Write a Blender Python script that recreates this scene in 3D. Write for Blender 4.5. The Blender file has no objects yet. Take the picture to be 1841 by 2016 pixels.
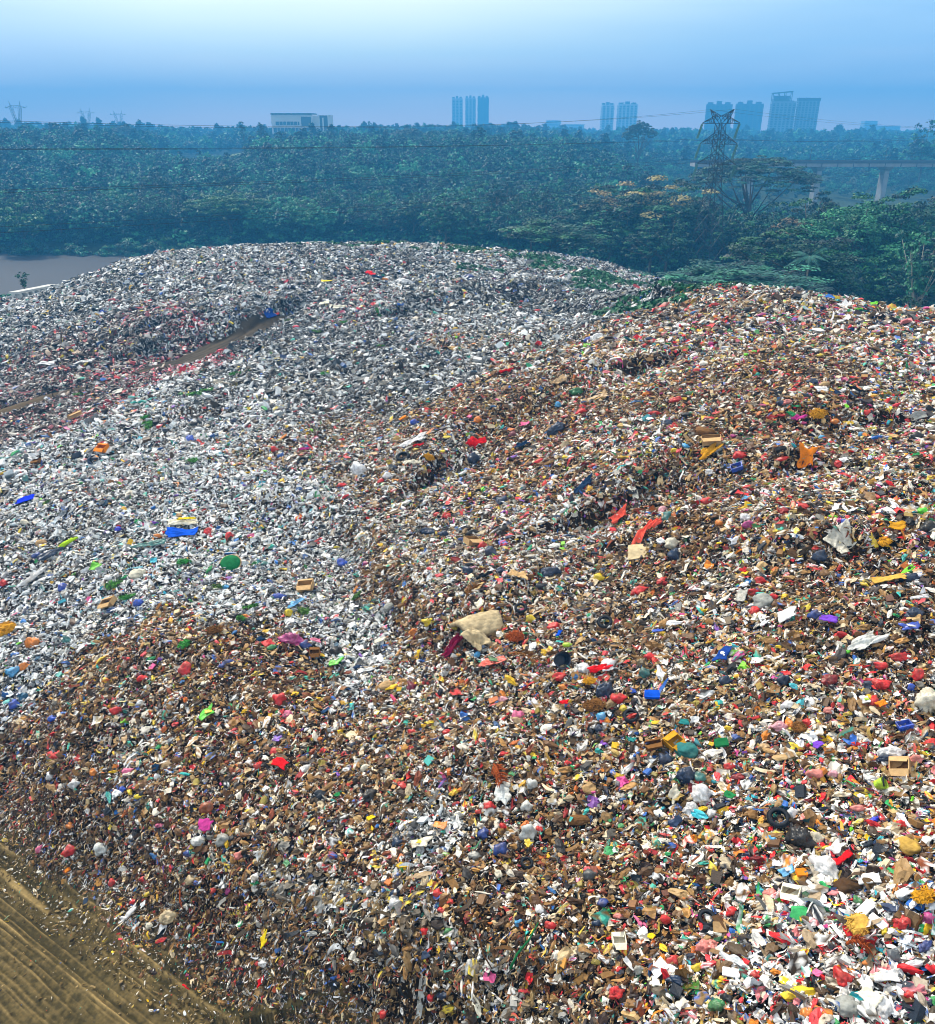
import bpy, bmesh, math, random
import numpy as np
from mathutils import Vector, Matrix
random.seed(7); RNG = np.random.default_rng(11)
scene = bpy.context.scene
COL = scene.collection

# ------------------------------------------------------------------ camera
CAM_Z = 40.0; PITCH = math.radians(24.3); FPX = 852.0; RW, RH = 935.0, 1024.0
cam_d = bpy.data.cameras.new('camera'); cam = bpy.data.objects.new('camera', cam_d); COL.objects.link(cam)
cam.location = (0, 0, CAM_Z); cam.rotation_euler = (math.pi/2 - PITCH, 0, 0)
cam_d.sensor_fit = 'VERTICAL'; cam_d.sensor_height = 24.0; cam_d.lens = FPX/RH*24.0
cam_d.clip_start = 0.5; cam_d.clip_end = 20000
scene.camera = cam

# ------------------------------------------------------------------ world
SUN_EL, SUN_AZ = math.radians(48), math.radians(-40)      # azimuth measured from +Y towards +X
world = bpy.data.worlds.new("World"); scene.world = world; world.use_nodes = True
nt = world.node_tree; nt.nodes.clear()
def N(tree, kind, **kw):
    n = tree.nodes.new(kind)
    for k, v in kw.items():
        setattr(n, k, v)
    return n
def srgb(r, g, b):
    f = lambda c: (c/255/12.92) if c/255 <= .04045 else ((c/255+.055)/1.055)**2.4
    return (f(r), f(g), f(b))
def hexc(h):
    h = h.lstrip('#'); return srgb(int(h[:2], 16), int(h[2:4], 16), int(h[4:], 16))
def ramp(tree, stops, interp='LINEAR'):
    r = N(tree, 'ShaderNodeValToRGB'); cr = r.color_ramp; cr.interpolation = interp
    while len(cr.elements) > 1: cr.elements.remove(cr.elements[-1])
    cr.elements[0].position = stops[0][0]; cr.elements[0].color = (*stops[0][1], 1)
    for p, c in stops[1:]:
        e = cr.elements.new(p); e.color = (*c, 1)
    return r
def mth(tree, op, a, b=None, clamp=False):
    m = N(tree, 'ShaderNodeMath', operation=op); m.use_clamp = clamp
    for i, v in enumerate((a, b)):
        if v is None: continue
        if isinstance(v, (int, float)): m.inputs[i].default_value = v
        else: tree.links.new(v, m.inputs[i])
    return m.outputs[0]
def mixc(tree, fac, a, b, blend='MIX'):
    m = N(tree, 'ShaderNodeMix', data_type='RGBA', blend_type=blend)
    for i, v in ((0, fac), (6, a), (7, b)):
        if isinstance(v, (int, float)): m.inputs[i].default_value = v
        elif isinstance(v, tuple): m.inputs[i].default_value = (*v[:3], 1)
        else: tree.links.new(v, m.inputs[i])
    return m.outputs[2]
tc = N(nt, 'ShaderNodeTexCoord'); sp = N(nt, 'ShaderNodeSeparateXYZ'); nt.links.new(tc.outputs['Generated'], sp.inputs[0])
cn = N(nt, 'ShaderNodeTexNoise'); cn.inputs['Scale'].default_value = 2.2; cn.inputs['Detail'].default_value = 6
mp = N(nt, 'ShaderNodeMapping'); mp.inputs['Scale'].default_value = (1, 1, 9); nt.links.new(tc.outputs['Generated'], mp.inputs[0]); nt.links.new(mp.outputs[0], cn.inputs['Vector'])
zz = mth(nt, 'ADD', sp.outputs[2], mth(nt, 'MULTIPLY', mth(nt, 'SUBTRACT', cn.outputs[0], .5), .055))
SKY_C = [(0.0, (2.3,1.6,1.3)), (.02, (1.7,1.35,1.2)), (.048, (.95,.98,1.05)), (.075, (.78,.98,1.0)), (.10, (.98,1.12,.90)), (.125, (1.15,1.2,.88)), (.25, (1.2,1.18,1.05)), (1.0, (1.15,1.12,1.02))]
SKY_S = [(0.0, (2.2,1.5,1.3)), (.02, (1.5,1.2,1.2)), (.048, (.62,.74,1.02)), (.075, (.34,.58,.96)), (.10, (.28,.54,.92)), (.125, (.36,.64,.92)), (.25, (.95,1.05,1.12)), (1.0, (1.15,1.12,1.02))]
rc = ramp(nt, SKY_C); rs = ramp(nt, SKY_S); nt.links.new(zz, rc.inputs[0]); nt.links.new(zz, rs.inputs[0])
ax = mth(nt, 'ADD', mth(nt, 'MULTIPLY', mth(nt, 'MAXIMUM', sp.outputs[0], -.08), 1.0), mth(nt, 'MULTIPLY', mth(nt, 'MAXIMUM', mth(nt, 'SUBTRACT', mth(nt, 'MULTIPLY', sp.outputs[0], -1.0), .22), 0.0), 1.6))
side = mth(nt, 'MULTIPLY', mth(nt, 'ADD', ax, mth(nt, 'MULTIPLY', mth(nt, 'SUBTRACT', cn.outputs[0], .5), .55)), 2.0, clamp=True)
skyc = mixc(nt, side, rc.outputs[0], rs.outputs[0])
bg1 = N(nt, 'ShaderNodeBackground'); nt.links.new(skyc, bg1.inputs[0]); bg1.inputs[1].default_value = 0.64
sky = N(nt, 'ShaderNodeTexSky', sky_type='NISHITA'); sky.sun_disc = False; sky.sun_elevation = SUN_EL; sky.sun_rotation = SUN_AZ
sky.air_density = 1.0; sky.dust_density = 3.0
bg2 = N(nt, 'ShaderNodeBackground'); nt.links.new(sky.outputs[0], bg2.inputs[0]); bg2.inputs[1].default_value = 0.05
ad = N(nt, 'ShaderNodeAddShader'); nt.links.new(bg1.outputs[0], ad.inputs[0]); nt.links.new(bg2.outputs[0], ad.inputs[1])
wo = N(nt, 'ShaderNodeOutputWorld'); nt.links.new(ad.outputs[0], wo.inputs[0])
sd = bpy.data.lights.new('sun', 'SUN'); sd.energy = 3.0; sd.angle = math.radians(6); sd.color = (1, .93, .80)
so = bpy.data.objects.new('sun', sd); COL.objects.link(so)
sdir = Vector((math.sin(SUN_AZ)*math.cos(SUN_EL), math.cos(SUN_AZ)*math.cos(SUN_EL), math.sin(SUN_EL)))
so.rotation_euler = sdir.to_track_quat('Z', 'Y').to_euler(); so.location = (0, 0, 150)
vs = scene.view_settings; vs.view_transform = 'Standard'; vs.look = 'None'; vs.gamma = 1; vs.use_curve_mapping = False
vs.exposure = 0.62
scene.cycles.max_bounces = 4; scene.cycles.diffuse_bounces = 2; scene.cycles.glossy_bounces = 1
scene.cycles.transmission_bounces = 1; scene.cycles.volume_bounces = 0; scene.cycles.transparent_max_bounces = 8
scene.cycles.filter_width = 1.0

# ------------------------------------------------------------------ projection helpers (photo pixel -> place in the world)
SP, CP = math.sin(PITCH), math.cos(PITCH)
KD = RW/1841.0; KS = RW/1920.0
def ray(u, v):
    x = (u-RW/2)/FPX; y = (RH/2-v)/FPX
    return np.array([x, CP+y*SP, -SP+y*CP])
def at_z(u, v, z):
    d = ray(u, v); t = (z-CAM_Z)/d[2]; return d[0]*t, d[1]*t
def at_y(u, v, Y):
    d = ray(u, v); t = Y/d[1]; return d[0]*t, Y, CAM_Z+d[2]*t
def project(x, y, z):
    f = y*CP-(z-CAM_Z)*SP; up = y*SP+(z-CAM_Z)*CP
    return RW/2+FPX*x/f, RH/2-FPX*up/f, f

# ------------------------------------------------------------------ noise
def _h(ix, iy, iz, s):
    n = (ix*374761393+iy*668265263+iz*2147483647+s*1274126177) & 0xffffffff
    n = ((n ^ (n >> 13))*1274126177) & 0xffffffff
    return ((n ^ (n >> 16)) & 0xffff)/65535.0
def vnoise(x, y, z=0.0, s=0):
    x, y, z = np.broadcast_arrays(np.asarray(x, float), np.asarray(y, float), np.asarray(z, float))
    ix, iy, iz = np.floor(x).astype(np.int64), np.floor(y).astype(np.int64), np.floor(z).astype(np.int64)
    fx, fy, fz = x-ix, y-iy, z-iz
    fx, fy, fz = [f*f*(3-2*f) for f in (fx, fy, fz)]
    r = 0
    for a in (0, 1):
        for b in (0, 1):
            for c in (0, 1):
                w = (fx if a else 1-fx)*(fy if b else 1-fy)*(fz if c else 1-fz)
                r = r+w*_h(ix+a, iy+b, iz+c, s)
    return r*2-1
def vnoise2(x, y, s=0):
    ix, iy = np.floor(x).astype(np.int64), np.floor(y).astype(np.int64)
    fx, fy = x-ix, y-iy; fx = fx*fx*(3-2*fx); fy = fy*fy*(3-2*fy)
    a = _h(ix, iy, 0*ix, s); b = _h(ix+1, iy, 0*ix, s); c = _h(ix, iy+1, 0*ix, s); d = _h(ix+1, iy+1, 0*ix, s)
    return ((a*(1-fx)+b*fx)*(1-fy)+(c*(1-fx)+d*fx)*fy)*2-1
def fbm(x, y, s=0, o=3):
    r = 0; a = 1.0; f = 1.0
    for k in range(o):
        r = r+a*vnoise2(x*f+k*17.3, y*f-k*9.1, s+k); a *= .5; f *= 2.03
    return r
def sstep(a, b, x):
    t = np.clip((x-a)/(b-a), 0, 1); return t*t*(3-2*t)

# ------------------------------------------------------------------ terrain height
# (x, y in the photograph's 1841-wide view, height): points of the landfill surface
LF = [(0,2016,13.2),(270,2016,14),(540,2016,14.8),(0,1850,12.8),(0,1650,12.3),(200,1850,13.4),(400,1930,14.2),(150,1760,12.9),
 (690,2016,16.6),(900,2016,18.6),(1200,2016,21.0),(1500,2016,22.8),(1841,2016,24),
 (0,1530,13.6),(0,1400,15.2),(0,1250,16.0),(0,1050,16.6),(0,900,16.0),
 (150,1560,15.4),(300,1640,16.4),(500,1720,17.2),(700,1850,18.0),(200,1400,17.8),(350,1290,19.3),(520,1400,18.9),(700,1550,19.2),(900,1700,20.0),
 (250,1150,17.7),(500,1150,18.3),(120,960,17.0),(400,900,18.3),(650,1000,18.9),(640,1300,18.6),(760,1320,19.0),
 (860,1200,20.6),(900,1400,20.4),(1100,1550,21.2),(1100,1250,21.8),(1100,1850,20.8),(1450,1750,22.4),(1500,1500,23.2),(1841,1650,24.2),(1841,1300,25.2),
 (1450,1250,23.8),(1400,1000,24.8),(1700,1050,25.9),(1841,850,26.8),(1100,1000,22.2),(900,1000,20.6),(950,820,22.0),(1180,800,24.4),(1500,780,26.2),
 (1250,660,24.6),(1500,650,26.4),(1700,680,26.6),(1420,580,26.2),(1600,590,26.6),(1841,630,25.4),(1300,582,25.4),(1130,610,22.6),(1100,680,22.6),
 (850,700,20.6),(700,780,19.6),(620,700,19.4),(560,640,18.8),(450,660,17.6),(330,718,16.2),(200,755,15.0),(0,815,13.8),(100,800,14.8),(250,790,16.6),
 (430,740,18.2),(0,700,14.6),(150,680,16.4),(300,640,18.2),(450,600,19.6),(0,620,15.0),(100,577,15.2),(200,537,17.8),(330,506,18.7),(430,500,19.0),
 (600,560,20.8),(640,490,20.1),(740,484,21.4),(900,490,21.3),(1000,560,21.0),(800,590,20.6),(1060,503,19.6),(1180,522,17.6),(1180,560,20.0),(1290,560,15.5)]
pts = []
for (dx, dy, z) in LF:
    X, Y = at_z(dx*KD, dy*KD, z); pts.append((X, Y, z))
# the far sides, which the photograph does not show
pts += [(-130,165,4),(-105,200,3),(-75,225,4),(-45,255,6),(0,230,9),(30,190,11),(55,165,9),(80,140,7),(75,112,12),(100,100,9),(130,90,8),(95,60,20),(110,30,19),
        (60,0,22),(20,-10,18),(-20,-15,14),(-60,0,11),(-90,40,10),(-110,90,9),(-120,130,7),(0,-40,14),(150,50,8),(-150,120,2),(62,95,18),(45,103,19.5)]
# the surface falls away just behind each crest
for (dx, dy, z) in [(0,590,13.0),(50,586,13.4),(100,577,15.2),(200,537,17.8),(330,506,18.7),(430,500,19.0),(540,495,19.4),(640,490,20.1),(740,482,22.2),(900,490,21.6),(1060,503,19.6),(1180,522,17.6),(1300,582,25.4),(1420,580,26.2),(1600,590,26.6),(1720,608,26.2),(1841,630,25.4)]:
    X, Y = at_z(dx*KD, (dy+4)*KD, z-.5); pts.append((X, Y, z-.5)); pts.append((X*1.12, Y*1.12, z-3.6 if z < 25 else z-3.0))
pts = np.array(pts)
def _tps_k(r2): return 0.5*r2*np.log(r2+1e-6)
def _tps_fit(P, lam=2.0):
    n = len(P); d2 = ((P[:, None, :2]-P[None, :, :2])**2).sum(-1)/2500.0
    K = _tps_k(d2)+np.eye(n)*lam*1e-3; Q = np.c_[np.ones(n), P[:, :2]/50.0]
    A = np.zeros((n+3, n+3)); A[:n, :n] = K; A[:n, n:] = Q; A[n:, :n] = Q.T
    return np.linalg.solve(A, np.r_[P[:, 2], 0, 0, 0])
TW = _tps_fit(pts)
def tps(x, y):
    r = TW[-3]+TW[-2]*x/50+TW[-1]*y/50
    for i in range(len(pts)):
        r = r+TW[i]*_tps_k(((x-pts[i, 0])**2+(y-pts[i, 1])**2)/2500.0)
    return r
def polyw(lst):
    out = []
    for (dx, dy, z) in lst: out.append(at_z(dx*KD, dy*KD, z))
    return np.array(out)
# slip faces: polylines along the middle of each face; ground is higher on the far side
FACES = [([(60,1520,14.5),(120,1610,14.5),(300,1720,15),(430,1815,15.6),(600,1910,16),(760,1985,17)], 2.0, 1.1, 2.6),
 ([(150,1330,17.5),(250,1270,18),(420,1262,18.5)], -1.0, 1.0, 3.0),
 ([(705,1080,19.2),(740,1150,19.5),(810,1225,20)], 1.8, 1.0, 3.2),
 ([(880,900,21),(960,830,22),(1080,780,23),(1200,745,24)], 2.0, 1.6, 4.5),
 ([(1080,565,22),(1120,590,22.5),(1190,602,23),(1270,604,24)], 2.6, 1.6, 5),
 ([(330,668,17.4),(430,640,18.4),(530,618,19)], 2.4, 1.5, 5),
 ([(820,600,21),(950,575,21.5),(1060,560,21.5)], 1.8, 2, 6),
 ([(1230,960,24),(1330,930,24.6),(1480,925,25.4)], 1.5, 1.2, 3.5),
 ([(1290,1080,23.6),(1400,1120,23.8),(1560,1110,24.6)], 1.0, 1.0, 3.0),
 ([(1330,905,25),(1500,845,26),(1650,850,26)], 1.0, 1.2, 3.5),
 ([(960,1560,20.5),(1060,1600,21),(1200,1590,21.6)], .8, 0.8, 2.2),
 ([(600,1980,15.8),(760,1930,18),(950,1960,19)], .9, .8, 2.2),
 ([(0,700,14.8),(150,690,16.4),(260,660,17.6)], 1.6, 1.8, 5)]
FP = [(polyw(f[0]), *f[1:]) for f in FACES]
def poly_sd(x, y, P):
    """signed distance to a polyline (positive on the far side) and distance past its ends"""
    best = np.full(np.shape(x), 1e9); sgn = np.zeros(np.shape(x)); end = np.zeros(np.shape(x))
    for i in range(len(P)-1):
        a, b = P[i], P[i+1]; d = b-a; L = math.hypot(*d); d = d/L
        s = (x-a[0])*d[0]+(y-a[1])*d[1]; sc = np.clip(s, 0, L)
        qx, qy = x-(a[0]+sc*d[0]), y-(a[1]+sc*d[1]); dd = np.hypot(qx, qy)
        cr = d[0]*(y-a[1])-d[1]*(x-a[0])
        m = dd < best
        best = np.where(m, dd, best); sgn = np.where(m, np.sign(cr), sgn)
    return best*sgn
EDGE_D = [(-420,1350,11.5),(-200,1490,12),(0,1640,12.3),(100,1722,12.6),(200,1798,13.2),(300,1873,13.7),(420,1948,14.3),(545,2016,14.9),(700,2110,15.4),(900,2250,16)]
EDGE = polyw(EDGE_D)
MUD_D = [(570,622,18.8),(500,648,18.3),(430,680,17.6),(370,705,17),(310,722,16.2),(250,745,15.6),(180,762,15),(100,780,14.4),(0,812,13.8),(-200,880,12.8)]
MUD = polyw(MUD_D)
MUDW = [.15, 1.7, 3.0, 2.8, 1.6, .8, .4, 1.1, .9, .8]
def mud_d(x, y):
    best = np.full(np.shape(x), 1e9)
    for i in range(len(MUD)-1):
        a, b = MUD[i], MUD[i+1]; d = b-a; L = math.hypot(*d); d = d/L
        s = np.clip((x-a[0])*d[0]+(y-a[1])*d[1], 0, L)
        dd = np.hypot(x-(a[0]+s*d[0]), y-(a[1]+s*d[1]))-(MUDW[i]+(MUDW[i+1]-MUDW[i])*s/L)
        best = np.minimum(best, dd)
    return best
def road_sd(x, y):      # > 0 in the rubbish, < 0 on the dirt road
    d = poly_sd(x, y, EDGE); return d+0.35*vnoise2(x*.9, y*.9, 5)
def plain(x, y):
    """ground around the landfill: river, banks, wooded rise"""
    z = 5.0+0*x
    fb = 300-0.06*(x+100)                                  # far bank of the river
    wl = 187+(x+94)*1.49                                   # line of the river wall
    river = (x < -10) & (y > np.minimum(wl, 290)-3)
    # river bed between wall line and far bank
    rb = sstep(-2, 6, (y-wl)*.56)*sstep(-5, -25, x)
    z = z*(1-rb)+(-1.5)*rb
    up = sstep(0, 14, y-fb); z = z+(3.0+1.5)*up*rb
    hill = sstep(320, 560, y)
    lx = sstep(170, 20, x)                                  # high on the left, low on the right
    zl = np.where(up > 0, 3.0, z); zl = z+(22.5+2.0*vnoise2(x/90, y/90, 3)-z)*hill
    zr = z+(15.0-z)*sstep(500, 1300, y)+(-4.0)*sstep(250, 330, y)*sstep(600, 480, y)
    zz = zl*lx+zr*(1-lx)
    dip = np.exp(-((x+135-(y-400)*-.25)/38)**2)*sstep(380, 470, y)*7   # open field seen through the gap
    return zz-dip
def lf_mask(x, y):
    """1 where the landfill is the surface (its rough outline)"""
    return sstep(0, 22, 262-y)*sstep(-165, -140, x)*sstep(165, 140, x)*sstep(-90, -60, y)
def height(x, y, fine=True):
    x = np.asarray(x, float); y = np.asarray(y, float)
    a = np.clip(tps(x, y), -30, 40)
    for (P, h, w, L) in FP:
        d = poly_sd(x, y, P); d = d+1.2*w*.6*vnoise2(x*.22, y*.22, 9)
        # distance along past the ends is inside |d| already, so the bump fades out round the ends
        a = a+h*.5*np.tanh(d/w)*np.exp(-(d/L)**2)
    rd = road_sd(x, y)
    if fine:
        rough = sstep(-.3, 2.5, rd)*sstep(-.3, 1.5, mud_d(x, y))
        rr = np.hypot(x, y)
        n = .42*fbm(x*.16, y*.16, 21, 3)+.30*(1-np.abs(vnoise2(x*.33, y*.33, 31)))+.13*vnoise2(x*1.1, y*1.1, 41)
        a = a+n*rough
    b = plain(x, y)
    m = lf_mask(x, y); a = a*m+(-40)*(1-m)
    k = 1.5; hh = np.clip(.5+.5*(a-b)/k, 0, 1)
    return b*(1-hh)+a*hh+k*hh*(1-hh)*.5
for _LST, _POL in ((EDGE_D, EDGE), (MUD_D, MUD)):
    for _k in range(5):
        _z = height(_POL[:, 0], _POL[:, 1], False)
        for _i, (_dx, _dy, _) in enumerate(_LST): _POL[_i] = at_z(_dx*KD, _dy*KD, float(_z[_i])*.6+.4*_LST[_i][2])
_g = None
def build_grid():
    global _g
    xs = np.arange(-130, 170, .3); ys = np.arange(-12, 250, .3); A, B = np.meshgrid(xs, ys)
    H1 = height(A.ravel(), B.ravel()).reshape(A.shape); H0 = plain(A.ravel(), B.ravel()).reshape(A.shape)
    _g = (xs[0], ys[0], H1, H0)
def _bil(H, x, y):
    i = np.clip((x-_g[0])/.3, 0, H.shape[1]-1.001); j = np.clip((y-_g[1])/.3, 0, H.shape[0]-1.001)
    a, b = i.astype(int), j.astype(int); f, g = i-a, j-b
    return (H[b, a]*(1-f)+H[b, a+1]*f)*(1-g)+(H[b+1, a]*(1-f)+H[b+1, a+1]*f)*g
def hq(x, y): return _bil(_g[2], np.asarray(x, float), np.asarray(y, float))
def pq(x, y): return _bil(_g[3], np.asarray(x, float), np.asarray(y, float))
build_grid()
def hit(u, v, tmax=900.0):
    """where the ray through a render pixel meets the ground"""
    d = ray(u, v); t = np.concatenate([np.arange(12, 200, .25), np.arange(200, tmax, 2.0)])
    x, y, z = d[0]*t, d[1]*t, CAM_Z+d[2]*t
    g = np.where(t < 200, hq(x, y), 0) ; mm = t >= 200; g[mm] = height(x[mm], y[mm]); k = np.argmax(z < g)
    if not (z < g).any(): k = len(t)-1
    t0, t1 = t[max(k-1, 0)], t[k]
    for _ in range(8):
        tm = (t0+t1)/2
        gg = hq(d[0]*tm, d[1]*tm) if tm < 200 else height(np.array([d[0]*tm]), np.array([d[1]*tm]))[0]
        if CAM_Z+d[2]*tm < gg: t1 = tm
        else: t0 = tm
    return Vector((d[0]*t1, d[1]*t1, CAM_Z+d[2]*t1)), t1

# ------------------------------------------------------------------ mesh helpers
def tag(o, label=None, cat=None, group=None, kind=None):
    if label: o['label'] = label
    if cat: o['category'] = cat
    if group: o['group'] = group
    if kind: o['kind'] = kind
    return o
def link(name, me, mat=None, parent=None, loc=None):
    o = bpy.data.objects.new(name, me); COL.objects.link(o)
    if mat is not None and me is not None and len(me.materials) == 0: me.materials.append(mat)
    if parent is not None: o.parent = parent
    if loc is not None: o.location = loc
    return o
def empty(name, loc, rz=0.0):
    o = bpy.data.objects.new(name, None); COL.objects.link(o); o.location = loc; o.rotation_euler = (0, 0, rz); o.empty_display_size = .2
    return o
def np_mesh(name, V, F, colors=None, smooth=False, extra=None):
    """F: (n,3) or (n,4) int array"""
    me = bpy.data.meshes.new(name); V = np.ascontiguousarray(V, np.float32); F = np.ascontiguousarray(F, np.int32)
    me.vertices.add(len(V)); me.vertices.foreach_set('co', V.ravel())
    k = F.shape[1]; me.loops.add(F.size); me.loops.foreach_set('vertex_index', F.ravel())
    me.polygons.add(len(F)); me.polygons.foreach_set('loop_start', np.arange(0, F.size, k, dtype=np.int32))
    me.polygons.foreach_set('loop_total', np.full(len(F), k, np.int32))
    me.update(calc_edges=True)
    me.polygons.foreach_set('use_smooth', np.full(len(F), smooth, dtype=bool))
    if colors is not None:
        at = me.color_attributes.new('col', 'FLOAT_COLOR', 'POINT')
        c = np.ones((len(V), 4), np.float32); c[:, :colors.shape[1]] = colors; at.data.foreach_set('color', c.ravel())
    return me
def pydata(name, V, F, smooth=False):
    me = bpy.data.meshes.new(name); me.from_pydata([tuple(v) for v in V], [], [tuple(f) for f in F]); me.update()
    if smooth: me.polygons.foreach_set('use_smooth', [True]*len(me.polygons))
    return me
class MB:
    """collects boxes, bars and tubes into ONE mesh"""
    def __init__(s): s.V = []; s.F = []
    def add(s, V, F):
        b = len(s.V); s.V += [tuple(v) for v in V]; s.F += [tuple(i+b for i in f) for f in F]; return s
    def box(s, x0, x1, y0, y1, z0, z1):
        V = [(x, y, z) for z in (z0, z1) for y in (y0, y1) for x in (x0, x1)]
        return s.add(V, [(0,2,3,1),(4,5,7,6),(0,1,5,4),(2,6,7,3),(0,4,6,2),(1,3,7,5)])
    def bar(s, a, b, r=.05, n=4, r2=None):
        a, b = Vector(a), Vector(b); d = (b-a)
        if d.length < 1e-6: return s
        q = d.to_track_quat('Z', 'Y'); r2 = r if r2 is None else r2; V = []
        for p, rr in ((a, r), (b, r2)):
            for k in range(n):
                t = 2*math.pi*k/n+math.pi/4; V.append(p+q @ Vector((rr*math.cos(t), rr*math.sin(t), 0)))
        F = [(k, (k+1) % n, n+(k+1) % n, n+k) for k in range(n)]+[tuple(range(n))[::-1], tuple(range(n, 2*n))]
        return s.add(V, F)
    def tube(s, P, R, n=6):
        P = [Vector(p) for p in P]; V = []
        for i, p in enumerate(P):
            d = (P[min(i+1, len(P)-1)]-P[max(i-1, 0)]); q = d.to_track_quat('Z', 'Y'); r = R[i] if hasattr(R, '__len__') else R
            for k in range(n):
                t = 2*math.pi*k/n; V.append(p+q @ Vector((r*math.cos(t), r*math.sin(t), 0)))
        F = [(i*n+k, i*n+(k+1) % n, (i+1)*n+(k+1) % n, (i+1)*n+k) for i in range(len(P)-1) for k in range(n)]
        F += [tuple(range(n))[::-1], tuple(range((len(P)-1)*n, len(P)*n))]
        return s.add(V, F)
    def lathe(s, prof, n=24, wob=0):
        V = []; m = len(prof)
        for k in range(n):
            t = 2*math.pi*k/n; w = 1+wob*math.sin(3*t+1)
            for (r, z) in prof: V.append((r*w*math.cos(t), r*w*math.sin(t), z))
        F = [(k*m+i, ((k+1) % n)*m+i, ((k+1) % n)*m+i+1, k*m+i+1) for k in range(n) for i in range(m-1)]
        return s.add(V, F)
    def mesh(s, name, smooth=False): return pydata(name, s.V, s.F, smooth)
    def build(s, name, mat, parent=None, smooth=False, loc=None): return link(name, s.mesh(name, smooth), mat, parent, loc)

# ------------------------------------------------------------------ materials
def pmat(name, color=(.5,.5,.5), rough=.6, spec=.4, noise=.25, nscale=6.0, bump=0.0, bscale=30.0, metallic=0.0, color2=None, attr=False, coord='Object', detail=4):
    m = bpy.data.materials.new(name); m.use_nodes = True; t = m.node_tree; b = t.nodes['Principled BSDF']
    tcn = N(t, 'ShaderNodeTexCoord'); nz = N(t, 'ShaderNodeTexNoise'); nz.inputs['Scale'].default_value = nscale; nz.inputs['Detail'].default_value = detail
    t.links.new(tcn.outputs[coord], nz.inputs['Vector'])
    if attr:
        an = N(t, 'ShaderNodeAttribute', attribute_name='col'); base = an.outputs['Color']
    else: base = color
    rmp = ramp(t, [(.3, (0, 0, 0)), (.7, (1, 1, 1))]); t.links.new(nz.outputs[0], rmp.inputs[0])
    if color2 is not None: c = mixc(t, rmp.outputs[0], base, color2)
    else:
        g = ramp(t, [(.3, (1-noise,)*3), (.7, (1+noise*.6,)*3)]); t.links.new(nz.outputs[0], g.inputs[0])
        c = mixc(t, 1.0, base, g.outputs[0], 'MULTIPLY')
    t.links.new(c, b.inputs['Base Color'])
    b.inputs['Roughness'].default_value = rough; b.inputs['Specular IOR Level'].default_value = spec; b.inputs['Metallic'].default_value = metallic
    if bump:
        bz = N(t, 'ShaderNodeTexNoise'); bz.inputs['Scale'].default_value = bscale; bz.inputs['Detail'].default_value = 3; t.links.new(tcn.outputs[coord], bz.inputs['Vector'])
        bn = N(t, 'ShaderNodeBump'); bn.inputs['Strength'].default_value = bump; bn.inputs['Distance'].default_value = .03
        t.links.new(bz.outputs[0], bn.inputs['Height']); t.links.new(bn.outputs[0], b.inputs['Normal'])
    return m

# ------------------------------------------------------------------ colour zones of the landfill (photo pixel in the 1841-wide view -> kind of waste)
# kinds: W bleached white, B brown mixed, R fresh colourful, G grey weathered, K dark strands, A ash/clods
ZP = [(100,1000,'W'),(300,950,'W'),(500,1050,'W'),(250,1150,'W'),(450,1180,'W'),(600,1230,'W'),(100,1200,'W'),(30,1300,'W'),(700,1250,'W'),(200,870,'W'),(450,850,'W'),
 (650,900,'M'),(720,1000,'M'),(650,1100,'W'),(760,1400,'M'),(700,1330,'W'),(600,780,'G'),(400,780,'G'),(560,700,'G'),(700,680,'G'),(850,720,'G'),(950,620,'G'),(1080,640,'G'),
 (250,1300,'B'),(400,1300,'B'),(300,1400,'B'),(500,1400,'B'),(650,1500,'B'),(150,1450,'B'),(60,1500,'B'),(300,1600,'B'),(500,1650,'B'),(700,1500,'B'),(800,1480,'B'),
 (250,1530,'M'),(180,1520,'M'),(120,1620,'K'),(350,1780,'B'),(560,1800,'B'),(650,1930,'K'),(800,2000,'B'),(900,1950,'B'),(900,1750,'B'),(780,1700,'M'),(830,1640,'W'),(750,1760,'M'),
 (1000,1850,'B'),(1150,1950,'B'),(1200,1800,'B'),(1100,1680,'B'),(1250,1600,'B'),(1000,1500,'M'),(1100,1450,'R'),(1250,1500,'R'),(1150,1380,'M'),(900,1400,'M'),(850,1300,'M'),
 (1400,1500,'R'),(1600,1500,'R'),(1800,1500,'R'),(1500,1650,'R'),(1700,1700,'V'),(1800,1850,'V'),(1600,1850,'V'),(1500,1950,'R'),(1350,1900,'R'),(1700,1980,'V'),(1300,1720,'B'),
 (1000,1250,'M'),(1100,1150,'M'),(800,1100,'M'),(750,1170,'K'),(900,1150,'M'),(950,1050,'M'),(1000,1000,'R'),(880,960,'M'),(1100,900,'B'),(1050,830,'B'),(950,820,'M'),(1000,760,'B'),
 (1100,800,'B'),(1250,800,'B'),(1200,900,'R'),(1350,950,'B'),(1300,1050,'B'),(1250,1150,'B'),(1450,1050,'R'),(1450,1200,'R'),(1600,1150,'B'),(1750,1200,'B'),(1600,1000,'R'),(1800,1000,'R'),(1700,1350,'R'),
 (1250,720,'R'),(1150,700,'M'),(1000,680,'M'),(1400,650,'R'),(1600,640,'R'),(1750,700,'R'),(1500,750,'B'),(1700,850,'R'),(1800,900,'R'),(1500,850,'B'),(1300,620,'M'),(1400,600,'M'),
 (400,570,'G'),(200,600,'G'),(600,520,'G'),(800,520,'G'),(100,650,'G'),(300,650,'D'),(400,620,'F'),(350,660,'F'),(300,690,'F'),(450,600,'G'),(200,700,'D'),(60,740,'D'),(150,740,'D'),
 (700,560,'G'),(850,570,'G'),(1000,540,'G'),(1100,600,'K2'),(1000,590,'K2'),(480,630,'K2'),(1220,600,'K2'),(330,505,'G'),(950,510,'G'),(1150,560,'G'),(720,580,'F2')]
PAL = {}
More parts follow.
